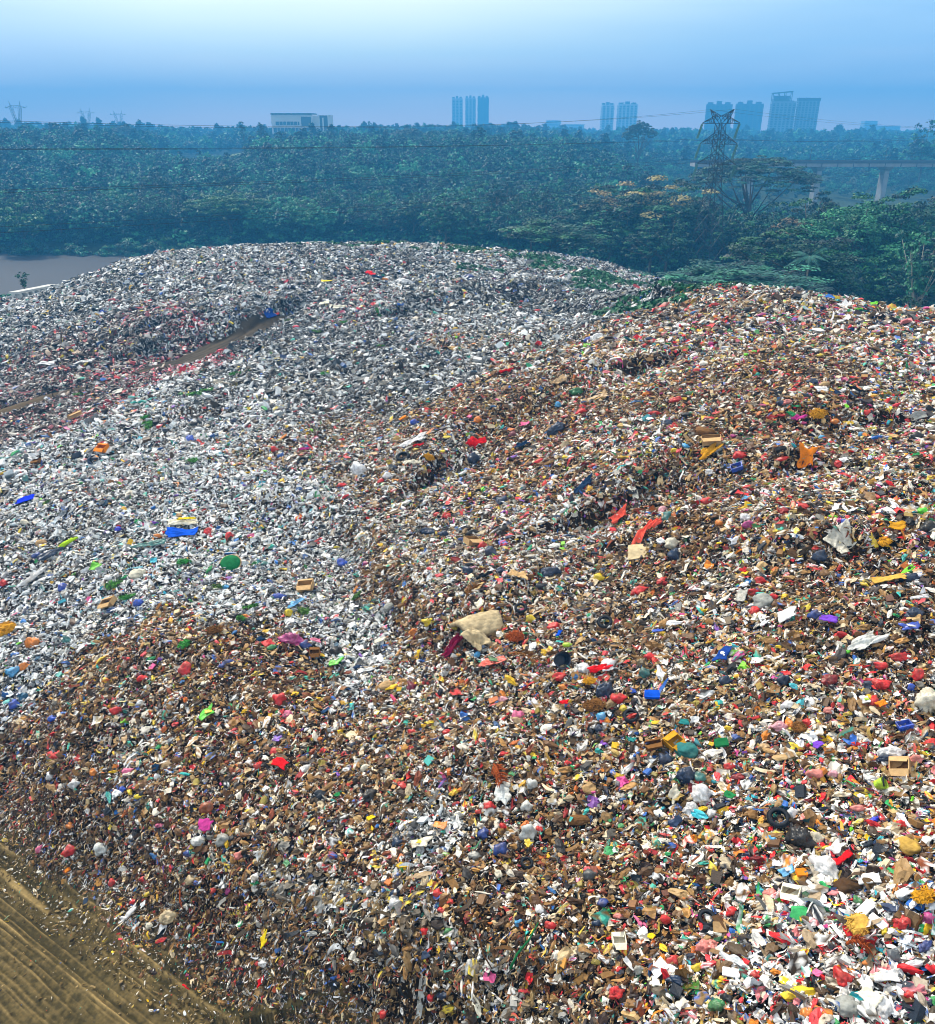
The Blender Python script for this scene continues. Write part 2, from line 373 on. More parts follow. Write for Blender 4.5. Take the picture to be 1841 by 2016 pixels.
def _p(s): 
    out = []
    for it in s.split():
        h, w = it.split(':'); out.append((hexc(h), float(w)))
    c = np.array([o[0] for o in out]); w = np.array([o[1] for o in out]); return c, w/w.sum()
WHITES = 'f2f4f2:14 dfe6ea:12 c9d2d6:9 b7c2c8:6 ffffff:6 '
PAL['W'] = _p(WHITES+'ffffff:16 f4f6f8:12 e6e0d2:6 a5a095:2 d9c9b0:3 1c2f4a:4 0e1a2c:4 2a5f9c:2.2 1f78c8:1.2 39a9c0:1.6 7fc9c0:1.3 2ca05a:.8 6fcf30:.5 d8262c:.8 f2c21c:1.1 e98a24:.7 e8619a:.5 7b4bb0:.5 8a5a2a:2 4a3320:4 2a2018:5')
PAL['G'] = _p('ffffff:5 f4f5f3:5 dde1e2:12 c2c7c8:10 f4f5f3:7 9aa0a2:9 7a8084:7 b5ab9a:6 4e5458:8 20262c:10 101418:7 2f2a22:6 6b5c48:4 34607c:1.5 c03a40:.6 e0b040:.5 3f8a4a:.5')
PAL['M'] = _p('e9e6dd:10 ffffff:5 cfc8ba:9 bca07a:8 d6dde0:6 94784e:7 755030:6 50341a:7 2a1a0c:6 15202e:4 d8262c:1.8 f05a60:1 f2c21c:1 2a6fb8:1.2 2fa87a:.9 86d13a:.5 e8619a:.6 e98a24:.8 c4a060:2 27405e:1.5')
PAL['B'] = _p('c2a06c:9 9c7440:10 7c5228:11 5a3816:11 301c0a:11 dcc8a4:8 f2e8d4:6 b48444:6 cc6a24:3.0 8a3a18:3 d8262c:2.6 a01f26:1.2 f05a60:.9 f2c21c:1.3 1c5f96:1 2b9a5a:1 16222f:4 e8b23a:1 e8619a:.5 7b4bb0:.3 3ac0b8:.5 ffffff:2 9a8a3a:1.5')
PAL['R'] = _p('f4ecdc:11 ffffff:9 d8c4a0:8 b08c5a:8 86602e:8 5a3a16:8 2c1c0f:6 e01f26:4.2 f04048:2 f48a90:1.6 14202e:5.5 1f3c62:2.5 2469c0:1.4 f4cc1c:1.8 ea8a20:1.8 2fae62:1.2 7fe030:.7 ee5aa8:1.0 8a4bc0:.5 3ab8c8:1 b89a50:2.5 d8a030:1')
PAL['V'] = _p('ffffff:13 f2efe8:11 dfe6ea:8 cdbfaa:6 a08a6c:5 7a5e3c:5 50371d:6 2c1c0f:4 e01f26:4 f04048:1.6 f48a90:2 14202e:5.5 1f3c62:2.5 2469c0:1.8 f4cc1c:1.8 ea8a20:1.8 2fae62:1.4 7fe030:.7 ee5aa8:1.2 3ab8c8:1.2')
PAL['K'] = _p('4a3014:14 6e4a20:12 241505:12 8c6430:10 b08a54:8 d8bc8c:4 8a3c18:3 101820:4 c03030:1 e8e2d4:3 c89040:1.2 2a6fb8:.5')
PAL['K2'] = _p('1a2024:14 30363a:11 4e565a:9 7a8082:8 a8adae:8 d6dadb:7 242018:6 e8ebeb:3 2a5080:.6')
PAL['D'] = _p('2a2220:12 443630:10 6a5a50:9 948a84:8 c8c4be:8 ece8e6:5 181a1e:8 c85a60:3 e08a90:2 b03038:1.5 d0b8a0:3 2a4a7a:.7')
PAL['F'] = _p('2a2220:6 6a5a50:6 948a84:6 c8c4be:8 f2eeee:7 181a1e:5 d83a50:8 f07a90:6 e02030:4 f6b0bc:4 d0b8a0:3 2a4a7a:.7')
PAL['F2'] = _p('dde1e2:9 9aa0a2:8 4e5458:7 20262c:6 d83a50:2 f07a90:1 b5ab9a:5')
PAL['A'] = _p('a8a8a4:7 8c8a84:6 c8c8c4:5 9a8050:14 6c6458:8 7c6a4e:8 5a4a32:8 dcdcd8:3 3a3022:4')
KINDS = list(PAL)
zxy = []
for dx, dy, k in ZP:
    p, t = hit(dx*KD, dy*KD); zxy.append((p.x, p.y))
zxy = np.array(zxy); zk = np.array([KINDS.index(k) for _, _, k in ZP])
def zone_of(x, y, rng, soft=1.0):
    """kind of waste at a place: nearest zone point, with ragged borders"""
    r = np.hypot(x, y)+5
    wx = x+r*(.045*vnoise2(x*6/r, y*6/r*1.0, 61)+.10*vnoise2(x*.12, y*.12, 62)*.6); wy = y+r*(.06*vnoise2(x*.1, y*.1, 63)+.03*vnoise2(x*.5, y*.5, 64))
    sc = 1.0/(np.hypot(zxy[:, 0], zxy[:, 1])+5)
    best = np.full(len(x), 1e9); bi = np.zeros(len(x), int)
    for i in range(len(zxy)):
        d = np.hypot(wx-zxy[i, 0], (wy-zxy[i, 1])*.55)*sc[i]+rng.random(len(x))*.035*soft
        m = d < best; best = np.where(m, d, best); bi = np.where(m, i, bi)
    return zk[bi]

# ------------------------------------------------------------------ the ground: one sheet to the horizon
def axis(lo, hi, step, far_lo, far_hi, g=1.09):
    a = list(np.arange(lo, hi+1e-6, step)); s = step; x = lo; L = []
    while x > far_lo: s *= g; x -= s; L.append(max(x, far_lo))
    s = step; x = hi; H = []
    while x < far_hi: s *= g; x += s; H.append(min(x, far_hi))
    return np.array(L[::-1]+a+H)
gx = axis(-90, 125, .5, -2950, 2950); gy = axis(8, 185, .5, -900, 2950)
GX, GY = np.meshgrid(gx, gy); fx, fy = GX.ravel(), GY.ravel(); fz = height(fx, fy)
nx, ny = len(gx), len(gy)
ii = (np.arange(ny-1)[:, None]*nx+np.arange(nx-1)[None, :]).ravel()
GF = np.stack([ii, ii+1, ii+nx+1, ii+nx], 1)
_gy, _gx = np.gradient(fz.reshape(GX.shape), gy, gx); _sl = np.hypot(_gx, _gy).ravel()
on_lf = sstep(-.5, 1.5, height(fx, fy, False)-plain(fx, fy)-.8)
soil = np.array(srgb(46, 34, 20)); loam = np.array(srgb(54, 66, 34)); road_c = np.array(srgb(112, 92, 55)); grey = np.array(srgb(48, 47, 45))
far_w = sstep(60, 110, np.hypot(fx, fy))[:, None]
c_lf = soil*(1-far_w)+grey*far_w
rdm = (sstep(.4, -.4, road_sd(fx, fy))*(fy < 60))[:, None]
c_lf = c_lf*(1-rdm)+road_c*rdm
mdm = sstep(.3, -.3, mud_d(fx, fy))[:, None]; c_lf = c_lf*(1-mdm)+np.array(srgb(78, 68, 54))*mdm
gc = c_lf*on_lf[:, None]+loam*(1-on_lf[:, None])
M_ground = pmat('ground', rough=.95, spec=.1, noise=.45, nscale=.8, bump=.6, bscale=6, attr=True, detail=6)
fz = fz-on_lf*(.06+.32*np.clip(_sl, 0, 1.5))*(1-mdm[:, 0])
g = link('ground', np_mesh('ground', np.c_[fx, fy, fz], GF, gc, True), M_ground); tag(g, kind='structure')
# river
M_river = pmat('river', srgb(50, 50, 54), rough=.6, spec=.12, noise=.12, nscale=.02, bump=.15, bscale=.6)
rv = link('river', pydata('river', [(-900, 60, .2), (60, 60, .2), (60, 340, .2), (-900, 340, .2)], [(0, 1, 2, 3)]), M_river); tag(rv, kind='structure')
# open field beyond the trees
# ------------------------------------------------------------------ dirt road with track ridges
def offset_curve(P, d, n):
    s = np.r_[0, np.cumsum(np.hypot(*np.diff(P, axis=0).T))]; t = np.linspace(0, s[-1], n)
    # smooth: Catmull via dense linear + box filter
    X = np.interp(t, s, P[:, 0]); Y = np.interp(t, s, P[:, 1]); k = np.ones(41)/41
    X = np.convolve(np.pad(X, 20, 'edge'), k, 'valid'); Y = np.convolve(np.pad(Y, 20, 'edge'), k, 'valid')
    tx, ty = np.gradient(X), np.gradient(Y); L = np.hypot(tx, ty); return X, Y, tx/L, ty/L, t
n_s = 620; X, Y, tx, ty, t_s = offset_curve(EDGE, 0, n_s)
dd = np.r_[np.arange(-.9, 11, .04), np.arange(11, 20, .25)]
X_E, Y_E, T_E = X.copy(), Y.copy(), (tx.copy(), ty.copy())
S, D = np.meshgrid(np.arange(n_s), dd); S = S.ravel(); D = D.ravel()
RX = X[S]+ty[S]*D; RY = Y[S]-tx[S]*D
sl = t_s[S]
warp = D+.30*vnoise2(sl*.06, D*.05, 71)+.02*vnoise2(sl*.8, D*.9, 72)
rut = np.zeros_like(D); rng = np.random.default_rng(3)
RL = random.Random(12); _lines = [(.55,.12,.9),(.98,.16,1.0),(2.25,.10,.8),(5.7,.12,.9),(8.0,.14,1)]; _d = .25
while _d < 12: _lines.append((_d, RL.uniform(.035, .07), RL.uniform(.25, .85))); _d += RL.uniform(.16, .36)
for dk, wk, hk in _lines:
    dk2 = dk+.12*np.sin(sl*.11+dk*5)+.06*vnoise2(sl*.25, sl*0+dk, 75)
    amp = hk*np.clip(.62+.75*vnoise2(sl*.22, sl*0+dk*3, 73)+.35*vnoise2(sl*1.3, D*2, 74), 0, 1.3)
    rut += amp*np.exp(-((warp-dk2)/(wk*.75))**2)-.45*amp*np.exp(-((warp-dk2+wk*1.4)/(wk))**2)
lug = .25*np.sin(sl*14+2*vnoise2(sl*.3, D*.3, 76))*np.clip(vnoise2(D*1.1, sl*.04, 77)+.1, 0, 1)
crumb = vnoise2(RX*5, RY*5, 78)*.5+vnoise2(RX*12, RY*12, 79)*.5
RZ = height(RX, RY, False)+.06+.085*rut+.03*lug+.028*crumb+.05*fbm(RX*.5, RY*.5, 80)-.12*sstep(.2, -.9, D)
ci = np.clip(.5+.55*rut+.18*crumb+.12*vnoise2(sl*.15, D*.6, 81), 0, 1.2)[:, None]
dark, lite = np.array(srgb(60, 53, 30)), np.array(srgb(146, 124, 80))
rc_ = dark+(lite-dark)*np.clip(ci-.38, 0, 1)*1.5
rc_ *= (1+.12*vnoise2(RX*2.3, RY*2.3, 82))[:, None]
ii = (np.arange(len(dd)-1)[:, None]*n_s+np.arange(n_s-1)[None, :]).ravel()
RF = np.stack([ii, ii+n_s, ii+n_s+1, ii+1], 1)
M_dirt = pmat('dirt', rough=.95, spec=.1, noise=.28, nscale=9, bump=.7, bscale=26, attr=True, detail=8)
dr = link('dirt_road', np_mesh('dirt_road', np.c_[RX, RY, RZ], RF, rc_, True), M_dirt); tag(dr, kind='structure')
# muddy track in the hollow
s_m = np.r_[0, np.cumsum(np.hypot(*np.diff(MUD, axis=0).T))]; n_m = 260; tm_ = np.linspace(0, s_m[-1], n_m)
MX = np.interp(tm_, s_m, MUD[:, 0]); MY = np.interp(tm_, s_m, MUD[:, 1]); MWd = np.interp(tm_, s_m, MUDW)
k = np.ones(15)/15; MX = np.convolve(np.pad(MX, 7, 'edge'), k, 'valid'); MY = np.convolve(np.pad(MY, 7, 'edge'), k, 'valid')
ax_, ay_ = np.gradient(MX), np.gradient(MY); L = np.hypot(ax_, ay_); ax_, ay_ = ax_/L, ay_/L
w_ = np.linspace(-1.25, 1.25, 22); S, W_ = np.meshgrid(np.arange(n_m), w_); S = S.ravel(); W_ = W_.ravel(); off = W_*MWd[S]
QX, QY = MX[S]-ay_[S]*off, MY[S]+ax_[S]*off
QZ = height(QX, QY, False)+.16-.5*np.clip(np.abs(W_)-.85, 0, 1)+.05*np.cos(off*4.5)+.06*vnoise2(QX*1.5, QY*1.5, 83)
ii = (np.arange(len(w_)-1)[:, None]*n_m+np.arange(n_m-1)[None, :]).ravel()
cm = np.array(srgb(56, 50, 42))+(np.array(srgb(80, 71, 58))-np.array(srgb(56, 50, 42)))*np.clip(.5+.5*np.cos(off*4.5)+.4*vnoise2(QX*.4, QY*.4, 84), 0, 1)[:, None]
brn = sstep(20, 55, tm_[S])[:, None]; cm = cm*(1-brn)+np.array(srgb(112, 92, 62))*brn
mt = link('mud_track', np_mesh('mud_track', np.c_[QX, QY, QZ], np.stack([ii, ii+1, ii+n_m+1, ii+n_m], 1), cm, True), M_dirt); tag(mt, kind='structure')

# ------------------------------------------------------------------ the uncountable small rubbish
ICO = {}
def ico(sub):
    if sub not in ICO:
        bm = bmesh.new(); bmesh.ops.create_icosphere(bm, subdivisions=sub, radius=1)
        V = np.array([v.co[:] for v in bm.verts]); F = np.array([[v.index for v in f.verts] for f in bm.faces]); bm.free(); ICO[sub] = (V, F)
    return ICO[sub]
def octa():
    V = np.array([(1,0,0),(0,1,0),(-1,0,0),(0,-1,0),(0,0,1),(0,0,-1)], float)
    return V, np.array([(0,1,4),(1,2,4),(2,3,4),(3,0,4),(1,0,5),(2,1,5),(3,2,5),(0,3,5)])
def sheet_g(n):
    a = np.linspace(-1, 1, n); A, B = np.meshgrid(a, a); V = np.c_[A.ravel(), B.ravel(), 0*A.ravel()]; F = []
    for j in range(n-1):
        for i in range(n-1):
            q = j*n+i; F += [(q, q+1, q+n+1), (q, q+n+1, q+n)]
    return V, np.array(F)
def cube_g():
    V = np.array([(x, y, z) for z in (-1, 1) for y in (-1, 1) for x in (-1, 1)], float)
    return V, np.array([(0,2,3),(0,3,1),(4,5,7),(4,7,6),(0,1,5),(0,5,4),(2,6,7),(2,7,3),(0,4,6),(0,6,2),(1,3,7),(1,7,5)])
def strip_g(n=7):
    V = []; F = []
    for i in range(n):
        t = -1+2*i/(n-1); w = .17*(1-.6*t*t); V += [(t, -w, 0), (t, w, 0)]
    for i in range(n-1): q = 2*i; F += [(q, q+2, q+3), (q, q+3, q+1)]
    return np.array(V), np.array(F)
def variants(base, kind, nvar, rng):
    out = []
    V0, F0 = base
    for k in range(nvar):
        V = V0.copy(); s = int(rng.integers(1e6))
        if kind == 'bag':
            n = V0*1.6+s*.13; f = .9+.55*vnoise(n[:, 0], n[:, 1], n[:, 2], 1)+.42*(.8-2*np.abs(vnoise(n[:, 0]*2.1, n[:, 1]*2.1, n[:, 2]*2.1, 2))); f = np.clip(f, .25, 2)
            V = V0*f[:, None]*np.array([1.15, rng.uniform(.4, .8), rng.uniform(.28, .5)])
            if rng.random() < .4: V[:, 0] += .5*(V0[:, 0] > .7)*rng.uniform(.5, 1.2)      # gathered neck
        elif kind == 'sheet':
            n = V0*1.3+s*.17; V[:, 2] = .5*vnoise(n[:, 0], n[:, 1], 0, 3)+.25*vnoise(n[:, 0]*2.3, n[:, 1]*2.3, 1, 4)
            V[:, :2] *= (1+.35*vnoise(n[:, 0], n[:, 1], 7, 5))[:, None]; V[:, 1] *= rng.uniform(.45, 1)
        elif kind == 'strip':
            V[:, 2] += .28*np.sin(V0[:, 0]*rng.uniform(1.5, 4)+s); V[:, 1] += .32*np.sin(V0[:, 0]*rng.uniform(1, 3)+s*2)
        elif kind == 'box':
            V = V0*np.array([1, rng.uniform(.4, .9), rng.uniform(.15, .5)])*.8; V += rng.normal(0, .08, V.shape)
        out.append((V, F0))
    return out
def scatter(name, x, y, size, kindset, rng, cols, lift=.3, align=None, flat=.5):
    """pieces as ONE numpy-built mesh; kindset: list of (variants, probability)"""
    n = len(x)
    z = hq(x, y); e = .35
    nxv = -(hq(x+e, y)-hq(x-e, y))/(2*e); nyv = -(hq(x, y+e)-hq(x, y-e))/(2*e)
    Nn = np.stack([nxv, nyv, np.ones(n)], 1); Nn /= np.linalg.norm(Nn, axis=1)[:, None]
    allV, allF, allC = [], [], []; base = 0
    pr = np.array([k[1] for k in kindset]); pick = rng.choice(len(kindset), n, p=pr/pr.sum())
    for ki, (vars_, _, aniso) in enumerate(kindset):
        idx = np.where(pick == ki)[0]
        vi = rng.integers(0, len(vars_), len(idx))
        for v, (V0, F0) in enumerate(vars_):
            I = idx[vi == v]
            if len(I) == 0: continue
            m = len(I); ang = rng.uniform(0, 2*math.pi, m)
            if aniso == 'down':
                ang = np.arctan2(Nn[I, 1], Nn[I, 0])+rng.normal(0, .45, m)
                fl = np.hypot(Nn[I, 0], Nn[I, 1]) < .2; ang = np.where(fl, rng.uniform(0, 6.283, m), ang)
            T = np.stack([np.cos(ang), np.sin(ang), 0*ang], 1)
            Nv = Nn[I]+rng.normal(0, flat, (m, 3)); Nv[:, 2] = np.abs(Nv[:, 2])+.15; Nv /= np.linalg.norm(Nv, axis=1)[:, None]
            T = T-Nv*(T*Nv).sum(1)[:, None]; T /= np.linalg.norm(T, axis=1)[:, None]; B = np.cross(Nv, T)
            s = size[I][:, None, None]*.5*(1+rng.normal(0, .12, (m, 1, 3)))
            if aniso == 'down': s = s*1.7
            P = V0[None]*s
            Wv = P[..., 0:1]*T[:, None]+P[..., 1:2]*B[:, None]+P[..., 2:3]*Nv[:, None]
            cen = np.stack([x[I], y[I], z[I]], 1)+Nn[I]*(size[I]*lift*rng.uniform(-.3, 1.2, m))[:, None]
            Wv = Wv+cen[:, None]
            nv = len(V0); c = np.repeat(cols[I][:, None, :], nv, 1)
            c = c*(1+rng.uniform(-.13, .1, (m, nv, 1)))
            if nv >= 9:                                            # printed or soiled patches on part of the pieces
                two = rng.random(m) < .34; sel = (rng.random((m, nv)) < .45)&two[:, None]
                alt = np.array([[.8, .8, .78], [.75, .70, .60], [.10, .07, .04], [.7, .05, .05], [.8, .6, .05], [.05, .15, .5], [.05, .4, .3], [.02, .03, .05]])[rng.choice(8, m, p=[.34, .2, .18, .06, .06, .06, .04, .06])]
                c = np.where(sel[..., None], alt[:, None], c)
            allV.append(Wv.reshape(-1, 3).astype(np.float32)); allC.append(np.clip(c, 0, 1).reshape(-1, 3).astype(np.float32))
            F = F0[None]+(np.arange(m)*nv)[:, None, None]+base; allF.append(F.reshape(-1, 3).astype(np.int32)); base += m*nv
    return np_mesh(name, np.concatenate(allV), np.concatenate(allF), np.concatenate(allC), False)
def colours(x, y, rng):
    zk_ = zone_of(x, y, rng); 
    # ash and clods along the road edge
    rd = road_sd(x, y); e = (rd < .5+1.6*vnoise2(x*.5, y*.5, 90)) & (y < 60) & (rng.random(len(x)) < .5); zk_ = np.where(e, KINDS.index('A'), zk_)
    ea = (rd < 2.8) & (x > -7) & (y < 26) & (rng.random(len(x)) < .85); zk_ = np.where(ea, KINDS.index('A'), zk_)
    c = np.zeros((len(x), 3))
    cl = .5+.5*vnoise2(x*1.1, y*1.1, 91)                       # neighbours tend to share a colour
    for k, name in enumerate(KINDS):
        I = np.where(zk_ == k)[0]
        if len(I) == 0: continue
        pc, pw = PAL[name]; c[I] = pc[rng.choice(len(pc), len(I), p=pw)]
    # drag marks and soiled patches: stretches of dirtier waste inside the paler zones
    pt = fbm(x*.07+y*.02, y*.05-x*.03, 131, 3); near_ = np.hypot(x, y) < 80
    for name, zset in (('B', ('M', 'R')), ('K2', ('G',)), ('G', ('W',)), ('K', ('B',))):
        I = np.where(np.isin(zk_, [KINDS.index(q) for q in zset]) & (pt > .12) & (rng.random(len(x)) < np.clip((pt-.1)*1.3, 0, .5)))[0]; pc, pw = PAL[name]; c[I] = pc[rng.choice(len(pc), len(I), p=pw)]
    # slopes show their dark strands
    e_ = .5; sx = (hq(x+e_, y)-hq(x-e_, y))/(2*e_); sy = (hq(x, y+e_)-hq(x, y-e_))/(2*e_); st = np.hypot(sx, sy)
    dk = (rng.random(len(x)) < np.clip((st-.75)*.9, 0, .6)); far = np.hypot(x, y) > 75
    for m, name in ((dk & ~far, 'K'), (dk & far, 'K2')):
        I = np.where(m)[0]; pc, pw = PAL[name]; c[I] = pc[rng.choice(len(pc), len(I), p=pw)]
    # a film of dust and mud
    dust = np.array(srgb(120, 96, 62)); f = (rng.random(len(x))**3*.28)[:, None]
    w = sstep(.05, .4, fbm(x*.13, y*.13, 95, 2))[:, None]*.1*(~far)[:, None]
    c = c*(1-f-w)+dust*(f+w)
    c *= rng.uniform(.70, 1.06, (len(x), 1)); c = np.where((rng.random(len(x)) < .10)[:, None], c*.22, c)  # some pieces darkened at random: shade of the gaps put into their colour
    return np.clip(c, 0.006, .86)
def sample_ring(r0, r1, dens, rng, margin=.16):
    ang_max = math.radians(48 if r0 < 45 else 36)
    A = ang_max*(r1*r1-r0*r0); n = int(A*dens*2.2)
    r = np.sqrt(rng.uniform(r0*r0, r1*r1, n)); a = rng.uniform(-ang_max, ang_max, n)
    x, y = r*np.sin(a), r*np.cos(a); z = hq(x, y); u, v, f = project(x, y, z)
    m = (u > -margin*RW) & (u < (1+margin)*RW) & (v < (1+margin*.8)*RH) & (f > 1)
    rd = road_sd(x, y); keep = (rd > -.1-rng.exponential(.32, n)*(rng.random(n) < .5)) | (y > 60)
    md = mud_d(x, y) > rng.normal(.15, .25, n)
    e = .5; sl = np.sqrt(1+((hq(x+e, y)-hq(x-e, y))/(2*e))**2+((hq(x, y+e)-hq(x, y-e))/(2*e))**2)
    m &= rng.random(n) < sl/2.2
    lf = (hq(x, y)-pq(x, y)) > .9
    veg = np.zeros(n, bool)
    m &= keep & md & lf & (y < 235) & ~veg
    return x[m], y[m]
M_rub = pmat('rubbish', rough=.5, spec=.35, noise=.22, nscale=14, attr=True, bump=.35, bscale=38, detail=3)
vr = np.random.default_rng(5)
def kset(sub, ns, nstrip=7):
    base = ico(sub) if sub else octa()
    return [(variants(base, 'bag', 16, vr), .42, ''), (variants(sheet_g(ns), 'sheet', 12, vr), .30, ''), (variants(strip_g(nstrip), 'strip', 10, vr), .27, 'down'), (variants(cube_g(), 'box', 6, vr), .07, '')]
QUAL = 1.0
rings = [(10, 28, 255, .080), (28, 42, 195, .091), (42, 64, 138, .105), (64, 100, 84, .132), (100, 150, 40, .185), (150, 235, 15, .29)]
Vs = []; TOT = 0
for (r0, r1, dens, sz) in rings:
    rng = np.random.default_rng(int(r0)); x, y = sample_ring(r0, r1, dens*QUAL, rng)
    s = sz*np.exp(rng.normal(0, .62, len(x))); s = np.clip(s, .035, .36 if r0 < 42 else (.45 if r0 < 60 else .85))
    near_road = (road_sd(x, y) < 1.6) & (y < 60); s = np.where(near_road, s*.75, s)
    zkk = zone_of(x, y, rng); s = np.where(zkk == KINDS.index('V'), s*1.4, s); s = np.where(zkk == KINDS.index('R'), s*1.12, s)
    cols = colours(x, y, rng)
    lod = [((s > .14), 2, 5), ((s > .08) & (s <= .14), 1, 4), ((s <= .08), 0, 2)] if r0 < 28 else ([((s > .17), 2, 4), ((s > .10) & (s <= .17), 1, 3), ((s <= .10), 0, 2)] if r0 < 42 else ([((s > .2), 1, 4), ((s <= .2), 0, 2)] if r0 < 60 else [((s > .3), 1, 3), ((s <= .3), 0, 2)]))
    for m, sub, ns in lod:
        if m.any():
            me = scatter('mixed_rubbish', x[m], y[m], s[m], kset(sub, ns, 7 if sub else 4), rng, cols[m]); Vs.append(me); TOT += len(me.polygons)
    print('ring', r0, len(x), TOT)
# strands hanging down the steep faces
rng = np.random.default_rng(404); x, y = sample_ring(11, 150, 45, rng); e = .4
sl_ = np.hypot((hq(x+e, y)-hq(x-e, y))/(2*e), (hq(x, y+e)-hq(x, y-e))/(2*e)); m = rng.random(len(x)) < np.clip((sl_-.62)*2.0, 0, 1); x, y = x[m], y[m]; r_ = np.hypot(x, y)
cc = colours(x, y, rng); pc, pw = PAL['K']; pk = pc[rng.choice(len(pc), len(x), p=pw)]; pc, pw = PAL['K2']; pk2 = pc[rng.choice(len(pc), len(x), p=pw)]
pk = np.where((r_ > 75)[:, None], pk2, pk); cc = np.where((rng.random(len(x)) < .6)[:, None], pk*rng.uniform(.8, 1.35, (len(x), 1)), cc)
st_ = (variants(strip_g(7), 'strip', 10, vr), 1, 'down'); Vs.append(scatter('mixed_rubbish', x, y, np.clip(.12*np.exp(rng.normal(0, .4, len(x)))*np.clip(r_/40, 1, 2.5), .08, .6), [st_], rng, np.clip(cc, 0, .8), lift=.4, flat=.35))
print('strands', len(x))
def join_meshes(name, ms):
    V, F, C = [], [], []; b = 0
    for me in ms:
        v = np.empty(len(me.vertices)*3, np.float32); me.vertices.foreach_get('co', v); V.append(v.reshape(-1, 3))
        f = np.empty(len(me.loops), np.int32); me.loops.foreach_get('vertex_index', f); F.append(f.reshape(-1, 3)+b); b += len(me.vertices)
        c = np.empty(len(me.vertices)*4, np.float32); me.color_attributes['col'].data.foreach_get('color', c); C.append(c.reshape(-1, 4)[:, :3])
        bpy.data.meshes.remove(me)
    return np_mesh(name, np.concatenate(V), np.concatenate(F), np.concatenate(C), False)
rub = link('mixed_rubbish', join_meshes('mixed_rubbish', Vs), M_rub)
tag(rub, 'countless small bags, wrappers and scraps covering the landfill slopes', 'rubbish', kind='stuff')

# clods and litter on the dirt road
rng = np.random.default_rng(55); n = 9000; i_ = rng.integers(0, n_s, n); d_ = rng.uniform(0, 12, n); d_ = np.where(rng.random(n) < .5, d_*.12, d_)
cx_, cy_ = X_E[i_]+T_E[1][i_]*d_+rng.normal(0, .05, n), Y_E[i_]-T_E[0][i_]*d_
u, v, f = project(cx_, cy_, hq(cx_, cy_)); m = (u > -100) & (u < RW+60) & (v < RH+60) & (v > 500); cx_, cy_ = cx_[m], cy_[m]; n = len(cx_)
cl = np.array([srgb(120, 100, 62), srgb(92, 76, 46), srgb(150, 128, 88), srgb(70, 58, 36)])[rng.integers(0, 4, n)]
odd = rng.random(n) < .035; oc, ow = PAL['M']; cl = np.where(odd[:, None], oc[rng.choice(len(oc), n, p=ow)], cl)
me = scatter('clods', cx_, cy_, np.clip(.06*np.exp(rng.normal(0, .5, n)), .03, .2), [(variants(ico(1), 'bag', 8, vr), 1, '')], rng, cl, lift=.5)
me.transform(Matrix.Translation((0, 0, .10)))
co = link('clods', me, M_dirt); tag(co, 'loose clods and crumbs of dry soil strewn on the dirt road', 'clods', kind='stuff')
# ------------------------------------------------------------------ haze
hz = bpy.data.materials.new('haze'); hz.use_nodes = True; t = hz.node_tree; t.nodes.clear()
pv = N(t, 'ShaderNodeVolumePrincipled'); pv.inputs['Color'].default_value = (.08, .45, .95, 1); pv.inputs['Density'].default_value = .0008
pv.inputs['Anisotropy'].default_value = 0.0
mo = N(t, 'ShaderNodeOutputMaterial'); t.links.new(pv.outputs[0], mo.inputs['Volume'])
hb = MB().box(-3000, 3000, -950, 3000, -6, 150).build('haze', hz); tag(hb, kind='stuff')

# ------------------------------------------------------------------ trees
M_leaf = bpy.data.materials.new('leaves'); M_leaf.use_nodes = True
t = M_leaf.node_tree; b = t.nodes['Principled BSDF']; an = N(t, 'ShaderNodeAttribute', attribute_name='col'); oi = N(t, 'ShaderNodeObjectInfo')
hs = N(t, 'ShaderNodeHueSaturation'); t.links.new(an.outputs['Color'], hs.inputs['Color'])
t.links.new(mth(t, 'ADD', mth(t, 'MULTIPLY', oi.outputs['Random'], .08), .46), hs.inputs['Hue'])
t.links.new(mth(t, 'ADD', mth(t, 'MULTIPLY', oi.outputs['Random'], .7), .65), hs.inputs['Value'])
t.links.new(hs.outputs[0], b.inputs['Base Color']); b.inputs['Roughness'].default_value = .55; b.inputs['Specular IOR Level'].default_value = .25
M_bark = pmat('bark', srgb(92, 84, 70), rough=.9, spec=.1, noise=.4, nscale=3, bump=.5, bscale=12)
M_palebark = pmat('pale_bark', srgb(150, 146, 132), rough=.9, spec=.1, noise=.35, nscale=2)
G_DARK, G_MID, G_LITE = np.array([.003, .026, .022]), np.array([.008, .060, .034]), np.array([.04, .22, .07])
CREAM = np.array(srgb(206, 190, 120))
def leaves(cen, rad, n, size, rng, col, flat=.6, up=.5, jit=.14):
    """n leaf quads through a flattened clump"""
    d = rng.normal(size=(n, 3)); d /= np.linalg.norm(d, axis=1)[:, None]; d[:, 2] = np.abs(d[:, 2])*1.0-.25*rng.random(n)
    P = np.asarray(cen)+d*np.array([1, 1, flat])*rad*(rng.random((n, 1))**.35)
    nn = d*.9+np.array([0, 0, up])+rng.normal(0, .45, (n, 3)); nn /= np.linalg.norm(nn, axis=1)[:, None]
    a = np.cross(nn, rng.normal(size=(n, 3))); a /= np.linalg.norm(a, axis=1)[:, None]; bb = np.cross(nn, a)
    s = size*rng.uniform(.6, 1.3, (n, 1))
    V = np.stack([P+a*s, P+bb*s*.55, P-a*s, P-bb*s*.55], 1)
    c = col*(1+rng.normal(0, jit, (n, 1))); c = np.where(rng.random((n, 1)) < .05, col*.6+G_LITE*.5, c)
    return V.reshape(-1, 3), np.repeat(np.clip(c, .003, 1), 4, 0)
